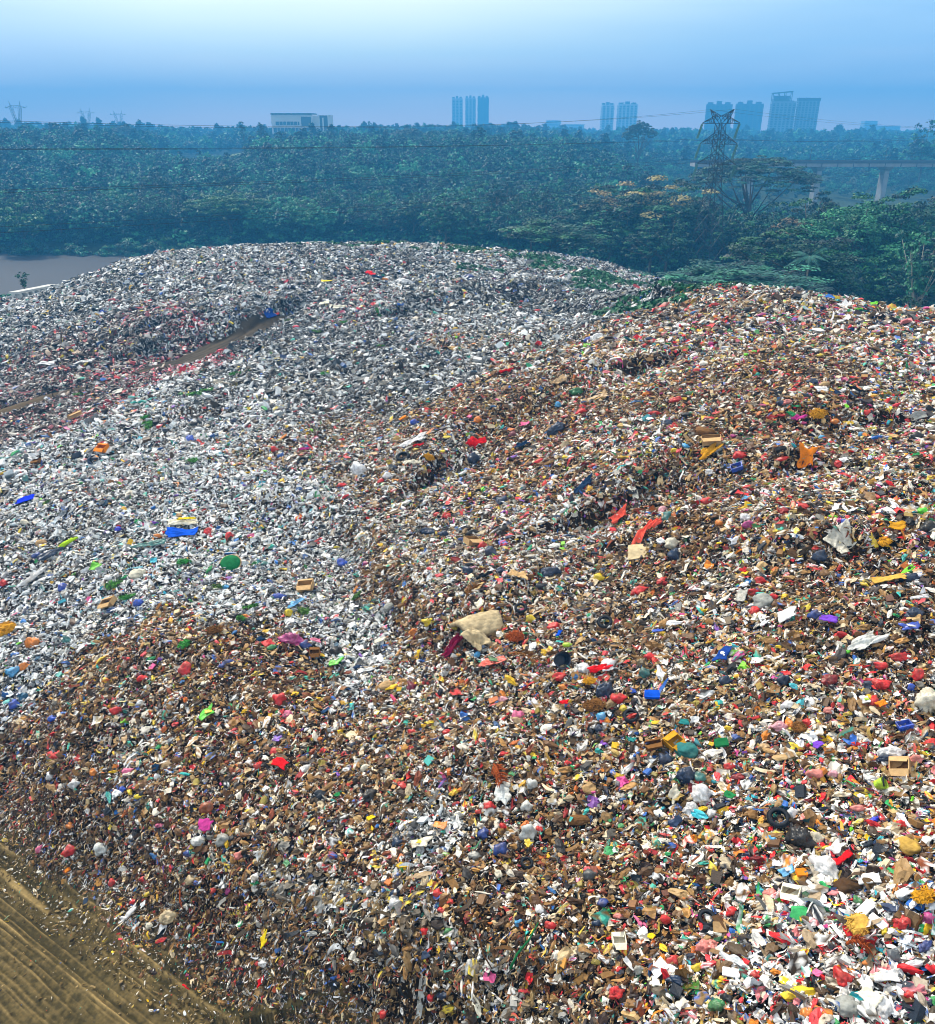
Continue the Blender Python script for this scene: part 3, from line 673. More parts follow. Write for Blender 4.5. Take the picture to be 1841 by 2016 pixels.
def crown(kind, rng, q=1.0):
    """unit tree about 12 m wide; returns leaf verts, colours, clump centres"""
    Vs, Cs, cen = [], [], []
    def add(c, r, n, s, col, **k):
        V, C = leaves(c, r, max(4, int(n*q)), s/math.sqrt(q) if q < 1 else s/q**.42, rng, col, **k); Vs.append(V); Cs.append(C); cen.append(c)
    if kind in ('broad', 'bloom', 'pale'):
        nl = rng.integers(5, 8); lobes = [(0, 0, 10.5, 4.2)]
        for k in range(nl): a = 6.283*k/nl+rng.random(); lobes.append((3.6*math.cos(a), 3.6*math.sin(a), rng.uniform(7, 10.5), rng.uniform(2.4, 3.4)))
        for (lx, ly, lz, lr) in lobes:
            for _ in range(int(8+lr*3.5)):
                d = rng.normal(size=3); d /= np.linalg.norm(d); d[2] = d[2]*.8+.15
                c = np.array([lx, ly, lz])+d*lr*rng.uniform(.75, 1.12); base = [G_DARK, G_MID, G_MID, (G_MID+G_LITE)/2][rng.integers(4)]
                if kind == 'pale': base = base*.5+G_LITE*.6
                if kind == 'bloom' and d[2] > .1 and rng.random() < .28: base = CREAM*rng.uniform(.35, .75)
                add(c, rng.uniform(.8, 1.45), 34, .34, base*rng.uniform(.7, 1.25), flat=.65)
    elif kind == 'layered':
        for k in range(120):
            a = rng.random()*6.283; r = 6.2*math.sqrt(rng.random()); z = 13-.13*r*r+rng.choice([0, -.8, -1.8, -3.0]); c = np.array([r*math.cos(a), r*math.sin(a), z])
            add(c+rng.normal(0, .35, 3), rng.uniform(.6, 1.15), 34, .21, [G_DARK, G_MID, G_MID, (G_MID+G_LITE)/2][rng.integers(4)]*rng.uniform(.7, 1.3), flat=.38, up=.9)
    elif kind == 'umbrella':
        for k in range(240):
            a = rng.random()*6.283; r = 8.5*math.sqrt(rng.random()); z = 13-.04*r*r+rng.choice([0, -.9]); c = np.array([r*math.cos(a), r*math.sin(a), z])
            add(c+rng.normal(0, .25, 3), rng.uniform(.8, 1.35), 34, .27, [G_DARK, G_MID][rng.integers(2)]*rng.uniform(.7, 1.3), flat=.25, up=1.2)
    elif kind == 'tall':
        for k in range(60):
            z = rng.uniform(5, 17); rr = 3.0*math.sin(math.pi*min(1, (z-3.5)/14.5))**.7; a = rng.random()*6.283
            add(np.array([rr*math.cos(a)*rng.uniform(.4, 1), rr*math.sin(a)*rng.uniform(.4, 1), z]), rng.uniform(.7, 1.3), 34, .33, [G_DARK, G_MID, G_DARK][rng.integers(3)]*rng.uniform(.7, 1.2))
    elif kind == 'bush':
        for k in range(26):
            a = rng.random()*6.283; r = 2.6*math.sqrt(rng.random()); c = np.array([r*math.cos(a), r*math.sin(a), rng.uniform(.4, 3.2)*(1-.07*r*r)])
            add(c, rng.uniform(.6, 1.1), 34, .26, [G_MID, (G_MID+G_LITE)/2, G_DARK][rng.integers(3)]*rng.uniform(.8, 1.3))
    elif kind == 'spray':                                     # bamboo-like drooping sprays
        for k in range(40):
            a = rng.random()*6.283; h = rng.uniform(6, 14); r = rng.uniform(.5, 1)*.025*h*h; c = np.array([r*math.cos(a), r*math.sin(a), h])
            add(c, rng.uniform(.8, 1.3), 38, .34, [G_MID, (G_MID+G_LITE)/2][rng.integers(2)]*rng.uniform(.8, 1.2), flat=1.0, up=.2)
    return np.concatenate(Vs), np.concatenate(Cs), np.array(cen)
def quads(n): return np.arange(n*4).reshape(-1, 4)
def trunk_mb(kind, cen, rng):
    m = MB()
    top = {'bush': 1.2, 'tall': 15, 'layered': 8.5, 'umbrella': 8.0, 'spray': 6}.get(kind, 8.5)
    r0 = {'bush': .12, 'spray': .35}.get(kind, .42); P = [(0, 0, -1.5), (0, 0, 0), (.15, .05, top*.4), (-.1, .1, top*.75), (0, 0, top)]
    m.tube(P, [r0*1.25, r0, r0*.8, r0*.6, r0*.3], 7)
    for c in cen[::max(1, len(cen)//14)]:
        s = Vector((0, 0, top*rng.uniform(.45, .85))); e = Vector(c); md = (s+e)/2+Vector((0, 0, -.3))
        m.tube([s, md, e], [r0*.38, r0*.22, .04], 5)
    return m
def palm_meshes(rng, h=11):
    V = []; n = 0
    for k in range(20):
        a = 6.283*k/20+rng.random()*.2; L = rng.uniform(3.2, 4.0); el = rng.uniform(-.3, .95)
        for j in range(16):
            s = (j+1)/16*L; z = h+math.sin(el)*s-.16*s*s*math.cos(el); r = s*math.cos(el); w = .55*math.sin(math.pi*min(1, (j+2)/17.5))+.1
            c = Vector((r*math.cos(a), r*math.sin(a), z)); d = Vector((math.cos(a), math.sin(a), -.3)); sd_ = Vector((-math.sin(a), math.cos(a), 0))
            for sg in (-1, 1): V += [c, c+d*.16, c+sd_*sg*w+d*.45+Vector((0, 0, -.35*w)), c+sd_*sg*w*.98+d*.3+Vector((0, 0, -.38*w))]
    V = np.array([v[:] for v in V]); C = np.repeat(G_MID[None]*rng.uniform(.8, 1.7, (len(V)//4, 1)), 4, 0)
    m = MB().tube([(0, 0, -1), (.2, 0, h*.35), (.1, .1, h*.7), (0, 0, h)], [.24, .19, .16, .13], 7)
    return V, C, m
TV = {}
def tree_variant(kind, seed, big=False):
    rng = np.random.default_rng(seed)
    if kind == 'palm': V, C, m = palm_meshes(rng)
    else: V, C, cen = crown(kind, rng, 3.2 if big else 1.0); m = trunk_mb(kind, cen, rng)
    cm = np_mesh('crown', V, quads(len(V)//4), C); cm.materials.append(M_leaf)
    tm = m.mesh('trunk', True); tm.materials.append(M_palebark if kind in ('palm', 'spray') else M_bark)
    TV.setdefault(kind+('_big' if big else ''), []).append((tm, cm))
for kind, n in (('broad', 5), ('bloom', 2), ('pale', 2), ('layered', 3), ('umbrella', 2), ('tall', 2), ('bush', 3), ('spray', 2), ('palm', 2)):
    for k in range(n): tree_variant(kind, 100+k*7+len(kind))
for kind, n in (('broad', 2), ('pale', 1), ('layered', 2), ('umbrella', 1), ('bloom', 2), ('spray', 1), ('bush', 1)):
    for k in range(n): tree_variant(kind, 900+k*7+len(kind), True)
TREE_SPOTS = []
KNAME = {'broad': 'broadleaf_tree', 'bloom': 'flowering_tree', 'pale': 'broadleaf_tree', 'layered': 'rain_tree', 'umbrella': 'umbrella_tree', 'tall': 'tall_tree', 'bush': 'shrub', 'spray': 'bamboo_clump', 'palm': 'coconut_palm'}
def tree(kind, x, y, sc, label, group=None, zs=None, v=None, rz=None):
    z = float(height(np.array([x]), np.array([y]))[0]); vs_ = TV[kind+'_big'] if (kind+'_big' in TV and sc > 1.5 and y < 330) else TV[kind]; tm, cm = vs_[(v if v is not None else random.randrange(99)) % len(vs_)]
    e = empty(KNAME[kind], (x, y, z), random.random()*6.28 if rz is None else rz); e.scale = (sc, sc, zs if zs else sc)
    tag(e, label, {'bush': 'shrub', 'palm': 'palm tree', 'spray': 'bamboo'}.get(kind, 'tree'), group)
    a = link('trunk', tm, None, e); c = link('crown', cm, None, e); TREE_SPOTS.append((x, y, 5.5*sc)); return e
def tree_px(kind, dx, dy_top, Y, label, wd=None, unit_h=15.0, unit_w=12.5, **k):
    """a tree standing at distance Y whose top reaches the given place of the photograph; wd = crown width there"""
    X, _, zt = at_y(dx*KD, dy_top*KD, Y); zg = float(height(np.array([X]), np.array([Y]))[0]); dist = math.hypot(math.hypot(X, Y), zt-CAM_Z)
    zs = max(.25, (zt-zg)/unit_h); sc = zs if wd is None else wd*KD/FPX*Y*1.05/unit_w
    return tree(kind, X, Y, sc, label, zs=zs, **k)
# the trees one can single out
tree_px('umbrella', 1490, 302, 285, 'wide flat-topped umbrella tree spreading behind the lattice pylon', wd=240, unit_h=13.8, unit_w=19, v=0)
tree_px('bloom', 1612, 392, 205, 'tree with pale cream blossom clusters among the dark trees right of the pylon', wd=170, unit_h=14.5, v=0)
tree_px('bloom', 1330, 352, 236, 'tree with yellowish flowering top in the wood just left of the pylon', wd=190, unit_h=14.5, v=1)
tree_px('bloom', 1205, 362, 250, 'large tree with faint brownish blossom at the left end of the near wood', wd=170, unit_h=14.5, v=1)
tree_px('pale', 1705, 392, 185, 'big round tree with bright foliage below the viaduct pier', wd=200, unit_h=14.6, v=0)
tree_px('broad', 1575, 445, 160, 'broad dark green domed tree rising behind the middle of the rubbish crest', wd=230, unit_h=14.6, v=1)
tree_px('broad', 1470, 515, 130, 'low spreading domed tree directly behind the rubbish crest, below the pylon', wd=300, unit_h=14.6, v=0)
tree_px('broad', 1810, 365, 190, 'tall leafy tree at the right edge of the photo below the viaduct', wd=190, unit_h=14.6, v=1)
tree_px('broad', 1095, 422, 215, 'rounded dark bushy tree at the left foot of the near wood', wd=190, unit_h=14.6, v=2)
tree_px('pale', 35, 398, 306, 'bright green rounded tree at the left edge above the river', wd=95, unit_h=14.6, v=0)
tree_px('pale', 445, 372, 315, 'pale green domed tree on the far river bank, left of the palms', wd=130, unit_h=14.6, v=1)
tree_px('tall', 512, 238, 640, 'dense dark tree standing alone just left of the white block', wd=34, unit_h=18, v=0)
tree_px('tall', 476, 236, 660, 'narrow ragged tree to the left of the dense dark tree', wd=26, unit_h=18, v=1)
tree_px('broad', 1832, 240, 560, 'large dark tree rising over the horizon at the right edge', wd=70, unit_h=14.6, v=3)
tree_px('umbrella', 1262, 238, 560, 'flat-topped tree standing up over the horizon left of the pylon', wd=44, unit_h=13.6, v=1)
tree_px('umbrella', 805, 252, 580, 'flat-topped tree on the skyline just left of the three towers', wd=50, unit_h=13.6, v=1)
tree_px('umbrella', 240, 246, 700, 'small flat-topped tree on the left skyline under the far pylons', wd=34, unit_h=13.6, v=0)
tree_px('palm', 590, 388, 318, 'coconut palm with pale trunk, left one of two above the white river wall', wd=44, unit_h=14.2, unit_w=8, v=0)
tree_px('palm', 617, 392, 316, 'coconut palm with pale trunk, right one of two above the white river wall', wd=46, unit_h=14.2, unit_w=8, v=1)
tree_px('palm', 790, 388, 320, 'coconut palm standing alone between the layered crowns in mid wood', wd=44, unit_h=14.2, unit_w=8, v=0)
tree_px('palm', 905, 418, 300, 'short palm with spiky fronds at the foot of the wooded slope', wd=44, unit_h=14.2, unit_w=8, v=1)
tree_px('palm', 1600, 470, 150, 'palm with arching fronds in the dark wood right of the pylon foot', wd=90, unit_h=14.2, unit_w=8, v=0)
tree_px('layered', 940, 335, 400, 'layered feathery tree on the slope below the three towers', wd=150, unit_h=13.4, v=0)
tree_px('layered', 1010, 350, 360, 'layered feathery tree at the right end of the slope', wd=120, unit_h=13.4, v=2)
tree_px('bush', 237, 513, 176, 'small leafy shrub poking up behind the left rubbish crest, over the river', wd=46, unit_h=3.9, unit_w=6)
tree_px('spray', 42, 538, 168, 'thin feathery young tree beside the ribbed river wall', wd=26, unit_h=14, unit_w=9)
tree_px('bush', 1250, 540, 150, 'bright green shrub at the left foot of the low domed tree', wd=60, unit_h=3.9, unit_w=6)
tree_px('spray', 1830, 470, 135, 'tall spray of pale leaves at the far right behind the crest', wd=110, unit_h=14, unit_w=9)
tree_px('bush', 1800, 575, 105, 'rounded light green shrub at the right end of the crest', wd=90, unit_h=3.9, unit_w=6)
tree_px('bush', 1690, 565, 112, 'dark rounded shrub behind the right part of the crest', wd=80, unit_h=3.9, unit_w=6)

# the rest of the wood
# shrubs lining the far bank of the river
for k in range(26):
    x_ = -222+k*6.6+random.uniform(-1.5, 1.5); y_ = 300+random.uniform(-1, 5)-.06*(x_+100)
    tree('bush', x_, y_, random.uniform(1.3, 2.1), 'rounded shrub overhanging the far edge of the brown river', 'shrubs on the far river edge')
rngT = np.random.default_rng(77)
def poisson(x0, x1, y0, y1, sp):
    xs = np.arange(x0, x1, sp); ys = np.arange(y0, y1, sp*.9); A, B = np.meshgrid(xs, ys); A = A+(np.arange(len(ys))[:, None] % 2)*sp/2
    return A.ravel()+rngT.uniform(-.33, .33, A.size)*sp, B.ravel()+rngT.uniform(-.33, .33, A.size)*sp
def wood_ok(x, y):
    z = height(x, y, False); pz = plain(x, y); u, v, f = project(x, y, z+14)
    m = (u > -80) & (u < RW+80) & (z-pz < .8) & (pz > 1.5)
    m &= ~((np.abs(y-470) < 11) & (x > 30))
    m &= ~((np.abs(x-57.6) < 6) & (np.abs(y-213) < 6))
    m &= ~((y > 560) & (y < 790) & (x > -235) & (x < -120))            # open field
    m &= ~((np.abs(x-MUD[0, 0]) < 0))
    wl = 187+(x+94)*1.49; m &= ~((x < -10) & (y < 296))
    m &= ~((x < 30) & (y < 262))
    return m
x1, y1 = poisson(-330, 260, 95, 345, 8.2); m = wood_ok(x1, y1); x1, y1 = x1[m], y1[m]
x2, y2 = poisson(-480, 420, 345, 620, 10.5); m = wood_ok(x2, y2); x2, y2 = x2[m], y2[m]
TX, TY = np.r_[x1, x2], np.r_[y1, y2]
keep = np.ones(len(TX), bool)
for (sx, sy, sr) in TREE_SPOTS: keep &= np.hypot(TX-sx, TY-sy) > max(3.5, sr*.75)
TX, TY = TX[keep], TY[keep]; n = len(TX)
vw = sstep(225, 330, TY)*sstep(60, 110, TX)*sstep(640, 560, TY)           # low growth in the river flat under the viaduct
TS = rngT.uniform(.78, 1.18, n); TS = TS*(1-.5*vw)
nearr = (TY < 150); TS = np.where(nearr, TS*.95, TS)
TZ = height(TX, TY, False)
# keep the pylon and viaduct in sight: a tree in front of them stays under the line of sight
u, v, f = project(TX, TY, TZ+15.0*TS)
lim = np.interp(u/KD, [-100, 300, 560, 900, 1060, 1120, 1230, 1380, 1440, 1550, 1700, 1780, 1900], [235, 240, 258, 256, 330, 398, 372, 350, 400, 385, 352, 372, 360])*KD
far_lim = np.interp(u/KD, [-100, 300, 330, 470, 500, 900, 1300, 1900], [238, 246, 296, 300, 258, 254, 262, 290])*KD
L_ = np.where((TX > 15) & (TY < 300), lim, far_lim)
for _ in range(6):
    u, v, f = project(TX, TY, TZ+15.0*TS); TS = np.where(v < L_+rngT.uniform(-2, 5, n), TS*.88, TS)
ok = (TS > .3) & ~((np.abs(project(TX, TY, TZ)[0]-718) < 26) & (TY < 214) & (project(TX, TY, TZ+14*TS)[1] < 272)); TX, TY, TZ, TS = TX[ok], TY[ok], TZ[ok], TS[ok]; n = len(TX)
vis = np.ones(n, bool)
for i in range(n):
    uu, vv, ff = project(TX[i], TY[i], TZ[i]+14*TS[i]); p, tt = hit(uu, vv, 200)
    if tt < 198 and p.y < TY[i]-6: vis[i] = False
vis &= True
TX, TY, TZ, TS = TX[vis], TY[vis], TZ[vis], TS[vis]; n = len(TX)
app = TS/np.hypot(TX, TY); order = np.argsort(-app); NT = 262
solo = order[:NT]; rest = order[NT:]
LM = [(150,300,'the left skyline'),(60,420,'the left end of the river'),(250,440,'the river bend'),(420,330,'the gap with the open field'),(590,290,'the pale office block'),(600,440,'the two tall palms'),
      (780,300,'the first skyline umbrella tree'),(800,420,'the lone palm'),(940,290,'the three slim towers'),(960,430,'the short spiky palm'),(1120,300,'the left end of the viaduct'),(1120,440,'the left foot of the near wood'),
      (1240,420,'the yellowish flowering tree'),(1310,500,'the weedy back slope'),(1400,420,'the foot of the pylon'),(1480,540,'the low spreading domed tree'),(1540,400,'the wide umbrella tree'),(1620,440,'the cream blossom tree'),
      (1700,540,'the right rubbish crest'),(1720,430,'the big round bright tree'),(1700,340,'the viaduct piers'),(1830,440,'the right edge of the wood'),(1810,300,'the right end of the viaduct')]
KD_ = {'broad': 'bushy dark tree', 'pale': 'paler green rounded tree', 'layered': 'tree with layered foliage', 'tall': 'narrow upright tree', 'spray': 'drooping bamboo clump'}
for i in solo:
    x, y, s = float(TX[i]), float(TY[i]), float(TS[i])
    u_, v_, _f = project(x, y, TZ[i]+11*s); u_ /= KD; v_ /= KD
    lm = min(LM, key=lambda q: math.hypot(u_-q[0], (v_-q[1])*1.6)); dx_, dy_ = u_-lm[0], v_-lm[1]
    rel = ('above' if dy_ < 0 else 'below') if abs(dy_)*1.6 > abs(dx_) else ('left of' if dx_ < 0 else 'right of')
    szw = 'tall ' if s > 1.02 else ('small ' if s < .7 else '')
    gp = 'trees around '+lm[2]; lb = None
    kind = rngT.choice(['broad', 'pale', 'layered', 'tall', 'spray'], p=[.70, .12, .08, .05, .05])
    lb = szw+KD_[str(kind)]+' '+rel+' '+lm[2]
    tree(str(kind), x, y, s*1.02, lb, gp, zs=s*rngT.uniform(.9, 1.05))
print('trees solo', len(solo), 'rest', len(rest))
def wood_mesh(name, X, Y, Z, S, q, kinds=('broad', 'pale', 'broad', 'tall', 'broad'), nvar=6, leafscale=1.0):
    Vv = []
    for k in range(nvar):
        V, C, _ = crown(kinds[k % len(kinds)], np.random.default_rng(500+k), q)
        # a trunk as two crossed slabs inside the crown
        Vv.append((V, C))
    aV, aC = [], []
    for i in range(len(X)):
        V, C = Vv[rngT.integers(nvar)]; a = rngT.random()*6.283; ca, sa = math.cos(a), math.sin(a); s = S[i]
        W = np.c_[(V[:, 0]*ca-V[:, 1]*sa)*s+X[i], (V[:, 0]*sa+V[:, 1]*ca)*s+Y[i], V[:, 2]*s+Z[i]]
        aV.append(W.astype(np.float32)); aC.append((C*rngT.uniform(.65, 1.35)).astype(np.float32))
    V = np.concatenate(aV); return np_mesh(name, V, quads(len(V)//4), np.concatenate(aC))
w1 = link('woodland', wood_mesh('woodland', TX[rest], TY[rest], TZ[rest], TS[rest], .30), M_leaf)
ux, uy = poisson(-330, 260, 95, 360, 5.5); m = wood_ok(ux, uy); ux, uy = ux[m], uy[m]
w0 = link('thicket', wood_mesh('thicket', ux, uy, height(ux, uy, False)-.3, rngT.uniform(1.0, 1.9, len(ux)), .45, kinds=('bush',), nvar=4), M_leaf)
tag(w0, 'tangled undergrowth filling the space beneath the trees', 'thicket', kind='stuff')
tag(w1, 'dense mass of blue-green trees filling the hillside and flat land', 'woodland', kind='stuff')
fx3, fy3 = [], []
for (ya, yb, sp_) in ((620, 1000, 15), (1000, 1700, 24), (1700, 3000, 42)):
    hw = .62*yb; a, b_ = poisson(-hw, hw, ya, yb, sp_); m = wood_ok(a, b_) & (np.abs(a) < .62*b_+20) & (fbm(a/120, b_/200, 44) > -.35); fx3.append(a[m]); fy3.append(b_[m])
fx3, fy3 = np.concatenate(fx3), np.concatenate(fy3); fz3 = height(fx3, fy3, False); fs3 = rngT.uniform(.55, 1.1, len(fx3))
fl = np.interp(project(fx3, fy3, fz3+14)[0]/KD, [-100, 300, 330, 470, 500, 900, 1300, 1900], [244, 250, 256, 256, 256, 253, 258, 262])*KD
for _ in range(5):
    v_ = project(fx3, fy3, fz3+15*fs3)[1]; fs3 = np.where(v_ < fl+rngT.uniform(-2, 3, len(fx3)), fs3*.85, fs3)
print('far trees', len(fx3))
w2 = link('distant_woodland', wood_mesh('distant_woodland', fx3, fy3, fz3, fs3*np.where(fy3 > 1000, 1.5, 1.15), .05, nvar=5), M_leaf)
tag(w2, 'far blue treetops running to the hazy horizon', 'woodland', kind='stuff')

# ------------------------------------------------------------------ open field in the gap
M_field = pmat('field', srgb(116, 128, 84), rough=.95, spec=.05, noise=.2, nscale=.05)
fX = np.linspace(-232, -124, 20); fY = np.linspace(575, 780, 20); A, B = np.meshgrid(fX, fY); Zf = height(A.ravel(), B.ravel(), False)+.25
ii = (np.arange(19)[:, None]*20+np.arange(19)[None]).ravel()
fo = link('field', np_mesh('field', np.c_[A.ravel(), B.ravel(), Zf], np.stack([ii, ii+1, ii+21, ii+20], 1), None, True), M_field); tag(fo, kind='structure')

# ------------------------------------------------------------------ low green growth
def growth(name, spots, label, dens=7, size=.22, col=None):
    aV, aC = [], []; rg = np.random.default_rng(len(spots)*13+3)
    for (x, y, r, asp, rot) in spots:
        n = int(dens*math.pi*r*r*asp); a = rg.random(n)*6.283; q = np.sqrt(rg.random(n))*r; px = q*np.cos(a); py = q*np.sin(a)*asp
        X = x+px*math.cos(rot)-py*math.sin(rot); Y_ = y+px*math.sin(rot)+py*math.cos(rot)
        k = (fbm(X*.25, Y_*.25, 88) > -.25+.5*(q/r)); X, Y_ = X[k], Y_[k]; Z = height(X, Y_)
        for i in range(len(X)):
            cc = (G_MID*rg.uniform(.7, 1.4)+G_LITE*rg.random()*.55) if col is None else col*rg.uniform(.7, 1.3)
            V, C = leaves((X[i], Y_[i], Z[i]+.08), size*2.0, 7, size, rg, cc, flat=.8, up=.3); aV.append(V); aC.append(C)
    V = np.concatenate(aV); o = link(name, np_mesh(name, V, quads(len(V)//4), np.concatenate(aC)), M_leaf); return tag(o, label, 'ground cover', kind='stuff')
sp_ = []
for dx, dy, r, asp in [(1180,540,9,.4),(1240,552,10,.5),(1290,560,9,.6),(1130,528,8,.35),(1080,515,8,.35),(1020,503,9,.3),(960,494,9,.3),(900,491,8,.3),(850,487,8,.25),(780,483,9,.3),(700,485,8,.25),(650,484,6,.3),(1100,555,5,.3),(1150,560,6,.35),(940,528,4.5,.3),(1200,520,6,.5),(1320,568,7,.6)]:
    p, tt = hit(dx*KD, dy*KD); sp_.append((p.x, p.y, r, asp*1.6, rngT.uniform(-.3, .3)))
growth('weeds', sp_, 'green weeds creeping over the back of the far rubbish mound', 5.0, .26)
sp_ = [(x, y, 9, .8, 0) for x, y in [(-98,180),(-90,200),(-78,222),(-60,245),(-40,262),(-20,268),(0,262),(20,250),(38,235),(52,222),(70,205),(84,190),(70,180),(95,170),(110,150),(60,240),(35,262),(10,280),(-15,285),(-40,300),(-70,306),(-110,304),(-150,306),(-190,308),(-104,165),(-110,150)]]
growth('undergrowth', sp_, 'low green undergrowth along the river bank and the foot of the wood', 1.1, .5)

# ------------------------------------------------------------------ river wall
M_conc = pmat('concrete', srgb(196, 196, 190), rough=.85, spec=.2, noise=.25, nscale=.6, bump=.3, bscale=8)
def river_wall(pts2, hgt, label, ribs, thick=1.1):
    P = [Vector((x, y, z)) for x, y, z in pts2]; root = empty('river_wall', P[0]); tag(root, label, 'wall')
    m = MB(); c = MB(); L = Vector(P[0])
    for a, b in zip(P[:-1], P[1:]):
        d = (b-a); dn = Vector((d.x, d.y, 0)).normalized(); nr = Vector((dn.y, -dn.x, 0))*thick/2
        def slab(mb, z0, z1, w):
            q = [a-L-nr*w, b-L-nr*w, b-L+nr*w, a-L+nr*w]
            mb.add([(v.x, v.y, v.z+z0) for v in q]+[(v.x, v.y, v.z+z1) for v in q], [(3,2,1,0),(4,5,6,7),(0,1,5,4),(1,2,6,5),(2,3,7,6),(3,0,4,7)])
        slab(m, -hgt-3, -.35, .55); slab(c, -.35, 0, 1.5)
    m.build('wall', M_conc, root); c.build('coping', M_conc, root)
    if ribs:
        tot = sum((b-a).length for a, b in zip(P[:-1], P[1:])); d = (P[1]-P[0]).normalized(); nr = Vector((d.y, -d.x, 0))
        if nr.y > 0: nr = -nr
        k = 0
        while k*2.1 < (P[1]-P[0]).length-1:
            o = P[0]-L+d*(k*2.1+.6); r = MB(); a1 = o+nr*.3; b1 = o+nr*1.15; w = d*.28
            r.add([a1-w+Vector((0,0,-.35)), a1+w+Vector((0,0,-.35)), b1+w+Vector((0,0,-.35)), b1-w+Vector((0,0,-.35)), a1-w+Vector((0,0,-hgt-2)), a1+w+Vector((0,0,-hgt-2)), b1+w*.9+Vector((0,0,-hgt-2)), b1-w*.9+Vector((0,0,-hgt-2))],
                  [(0,1,2,3),(7,6,5,4),(0,4,5,1),(1,5,6,2),(2,6,7,3),(3,7,4,0)])
            r.build('buttress', M_conc, root); k += 1
def wp(dx, dy, Y): return at_y(dx*KD, dy*KD, Y)
river_wall([wp(25, 575, 152), wp(103, 560, 166)], 1.9, 'pale ribbed concrete river wall sticking out at the left edge of the rubbish', True)
river_wall([wp(330, 504, 214), wp(385, 493, 226), wp(430, 486.5, 238), wp(520, 481, 250), wp(637, 475.5, 266)], 2.0, 'long white concrete river wall running behind the far mound crest', False, 1.6)

# ------------------------------------------------------------------ lattice pylon and its cables
M_steel = pmat('galvanised_steel', srgb(34, 40, 46), rough=.6, spec=.4, noise=.2, nscale=2)
M_glass_ins = pmat('insulator_glass', srgb(60, 112, 100), rough=.3, spec=.5, noise=.1)
M_cable = pmat('cable', srgb(26, 30, 36), rough=.6, noise=.1)
PX, PY = 57.6, 213.0; PZ = float(height(np.array([PX]), np.array([PY]))[0])
LD = Vector((.75, .66, 0)).normalized(); AD = Vector((-LD.y, LD.x, 0))      # along the line, along the arms
pyl = empty('lattice_pylon', (PX, PY, PZ)); tag(pyl, 'dark steel lattice power pylon rising out of the near wood', 'pylon')
def face_pts(h):   # half-width of the body at height
    return np.interp(h, [0, 12, 24, 27, 39], [3.6, 2.4, 1.15, .95, .82])
def corner(h, k): w = face_pts(h); sx, sy = [(1,1),(1,-1),(-1,-1),(-1,1)][k]; return LD*w*sx+AD*w*sy+Vector((0, 0, h))
H_TOP = 40.8-PZ
legs = []
for k in range(4):
    m = MB()
    hs_ = [0, 12, 24, H_TOP]
    for a, b in zip(hs_[:-1], hs_[1:]): m.bar(corner(a-(.8 if a == 0 else 0), k), corner(b, k), .10 if a < 24 else .08)
    m.build('leg', M_steel, pyl)
m = MB(); lev = [0, 4.6, 8.8, 12.6, 16, 19, 21.6, 24, 25.9, 27.7, 29.4, 31, 32.5, 33.9, H_TOP]
for a, b in zip(lev[:-1], lev[1:]):
    r = .055 if a < 24 else .048
    for k in range(4):
        k2 = (k+1) % 4; m.bar(corner(a, k), corner(b, k2), r); m.bar(corner(a, k2), corner(b, k), r)
        if b > 20 or b == 12.6: m.bar(corner(b, k), corner(b, k2), r)
m.build('bracing', M_steel, pyl)
TIPS = []
for zt, wd_, up in ((40.8, 4.9, 1.7), (36.5, 4.9, 2.2), (32.2, 5.1, 2.2)):
    h = zt-PZ
    for sg in (-1, 1):
        m = MB(); tip = AD*sg*wd_+Vector((0, 0, h)); w = face_pts(h)
        for sl_ in (-1, 1):
            b0 = AD*sg*w+LD*sl_*w+Vector((0, 0, h)); u0 = AD*sg*w+LD*sl_*w+Vector((0, 0, h+up))
            m.bar(b0, tip, .08); m.bar(u0, tip+Vector((0, 0, .12)), .08)
            for q in (.3, .6): p1 = b0.lerp(tip, q); p2 = u0.lerp(tip, q); m.bar(p1, p2, .05); m.bar(b0.lerp(tip, q-.3), p2, .05)
        m.bar(AD*sg*w+LD*w*.5+Vector((0, 0, h)), AD*sg*w-LD*w*.5+Vector((0, 0, h)), .05)
        m.build('crossarm', M_steel, pyl)
        bot = tip+(-LD*.42+Vector((0, 0, -.9))).normalized()*3.6; im = MB()
        for off in (-.16, .16):
            for q in range(14):
                a = tip.lerp(bot, .06+.9*q/14)+AD*off; b = tip.lerp(bot, .06+.9*(q+.55)/14)+AD*off; im.bar(a, b, .15, 6)
            im.bar(tip+AD*off, bot+AD*off, .04)
        im.build('insulator', M_glass_ins, pyl); TIPS.append((sg, zt, Vector((PX, PY, PZ))+bot))
ear = []
for sg in (-1, 1):     # the two raised horns
    m = MB(); tip = AD*sg*3.1+Vector((0, 0, 43.7-PZ)); ear.append(Vector((PX, PY, PZ))+tip)
    for sl_ in (-1, 1):
        a = AD*sg*1.05+LD*sl_*1.05+Vector((0, 0, H_TOP)); c = AD*(-sg)*.0+LD*sl_*.8+Vector((0, 0, H_TOP+1.3))
        m.bar(a, tip, .075); m.bar(c, tip, .075)
        for q in (.2, .45, .7): m.bar(a.lerp(tip, q), c.lerp(tip, q), .05); m.bar(a.lerp(tip, q), c.lerp(tip, min(1, q+.22)), .05)
        m.bar(corner(H_TOP, 0), LD*.8+Vector((0, 0, H_TOP+1.3)), .06); m.bar(corner(H_TOP, 2), -LD*.8+Vector((0, 0, H_TOP+1.3)), .06)
    m.bar(AD*sg*1.05+LD*1.05+Vector((0, 0, H_TOP)), AD*sg*1.05-LD*1.05+Vector((0, 0, H_TOP)), .06)
    m.build('horn', M_steel, pyl)
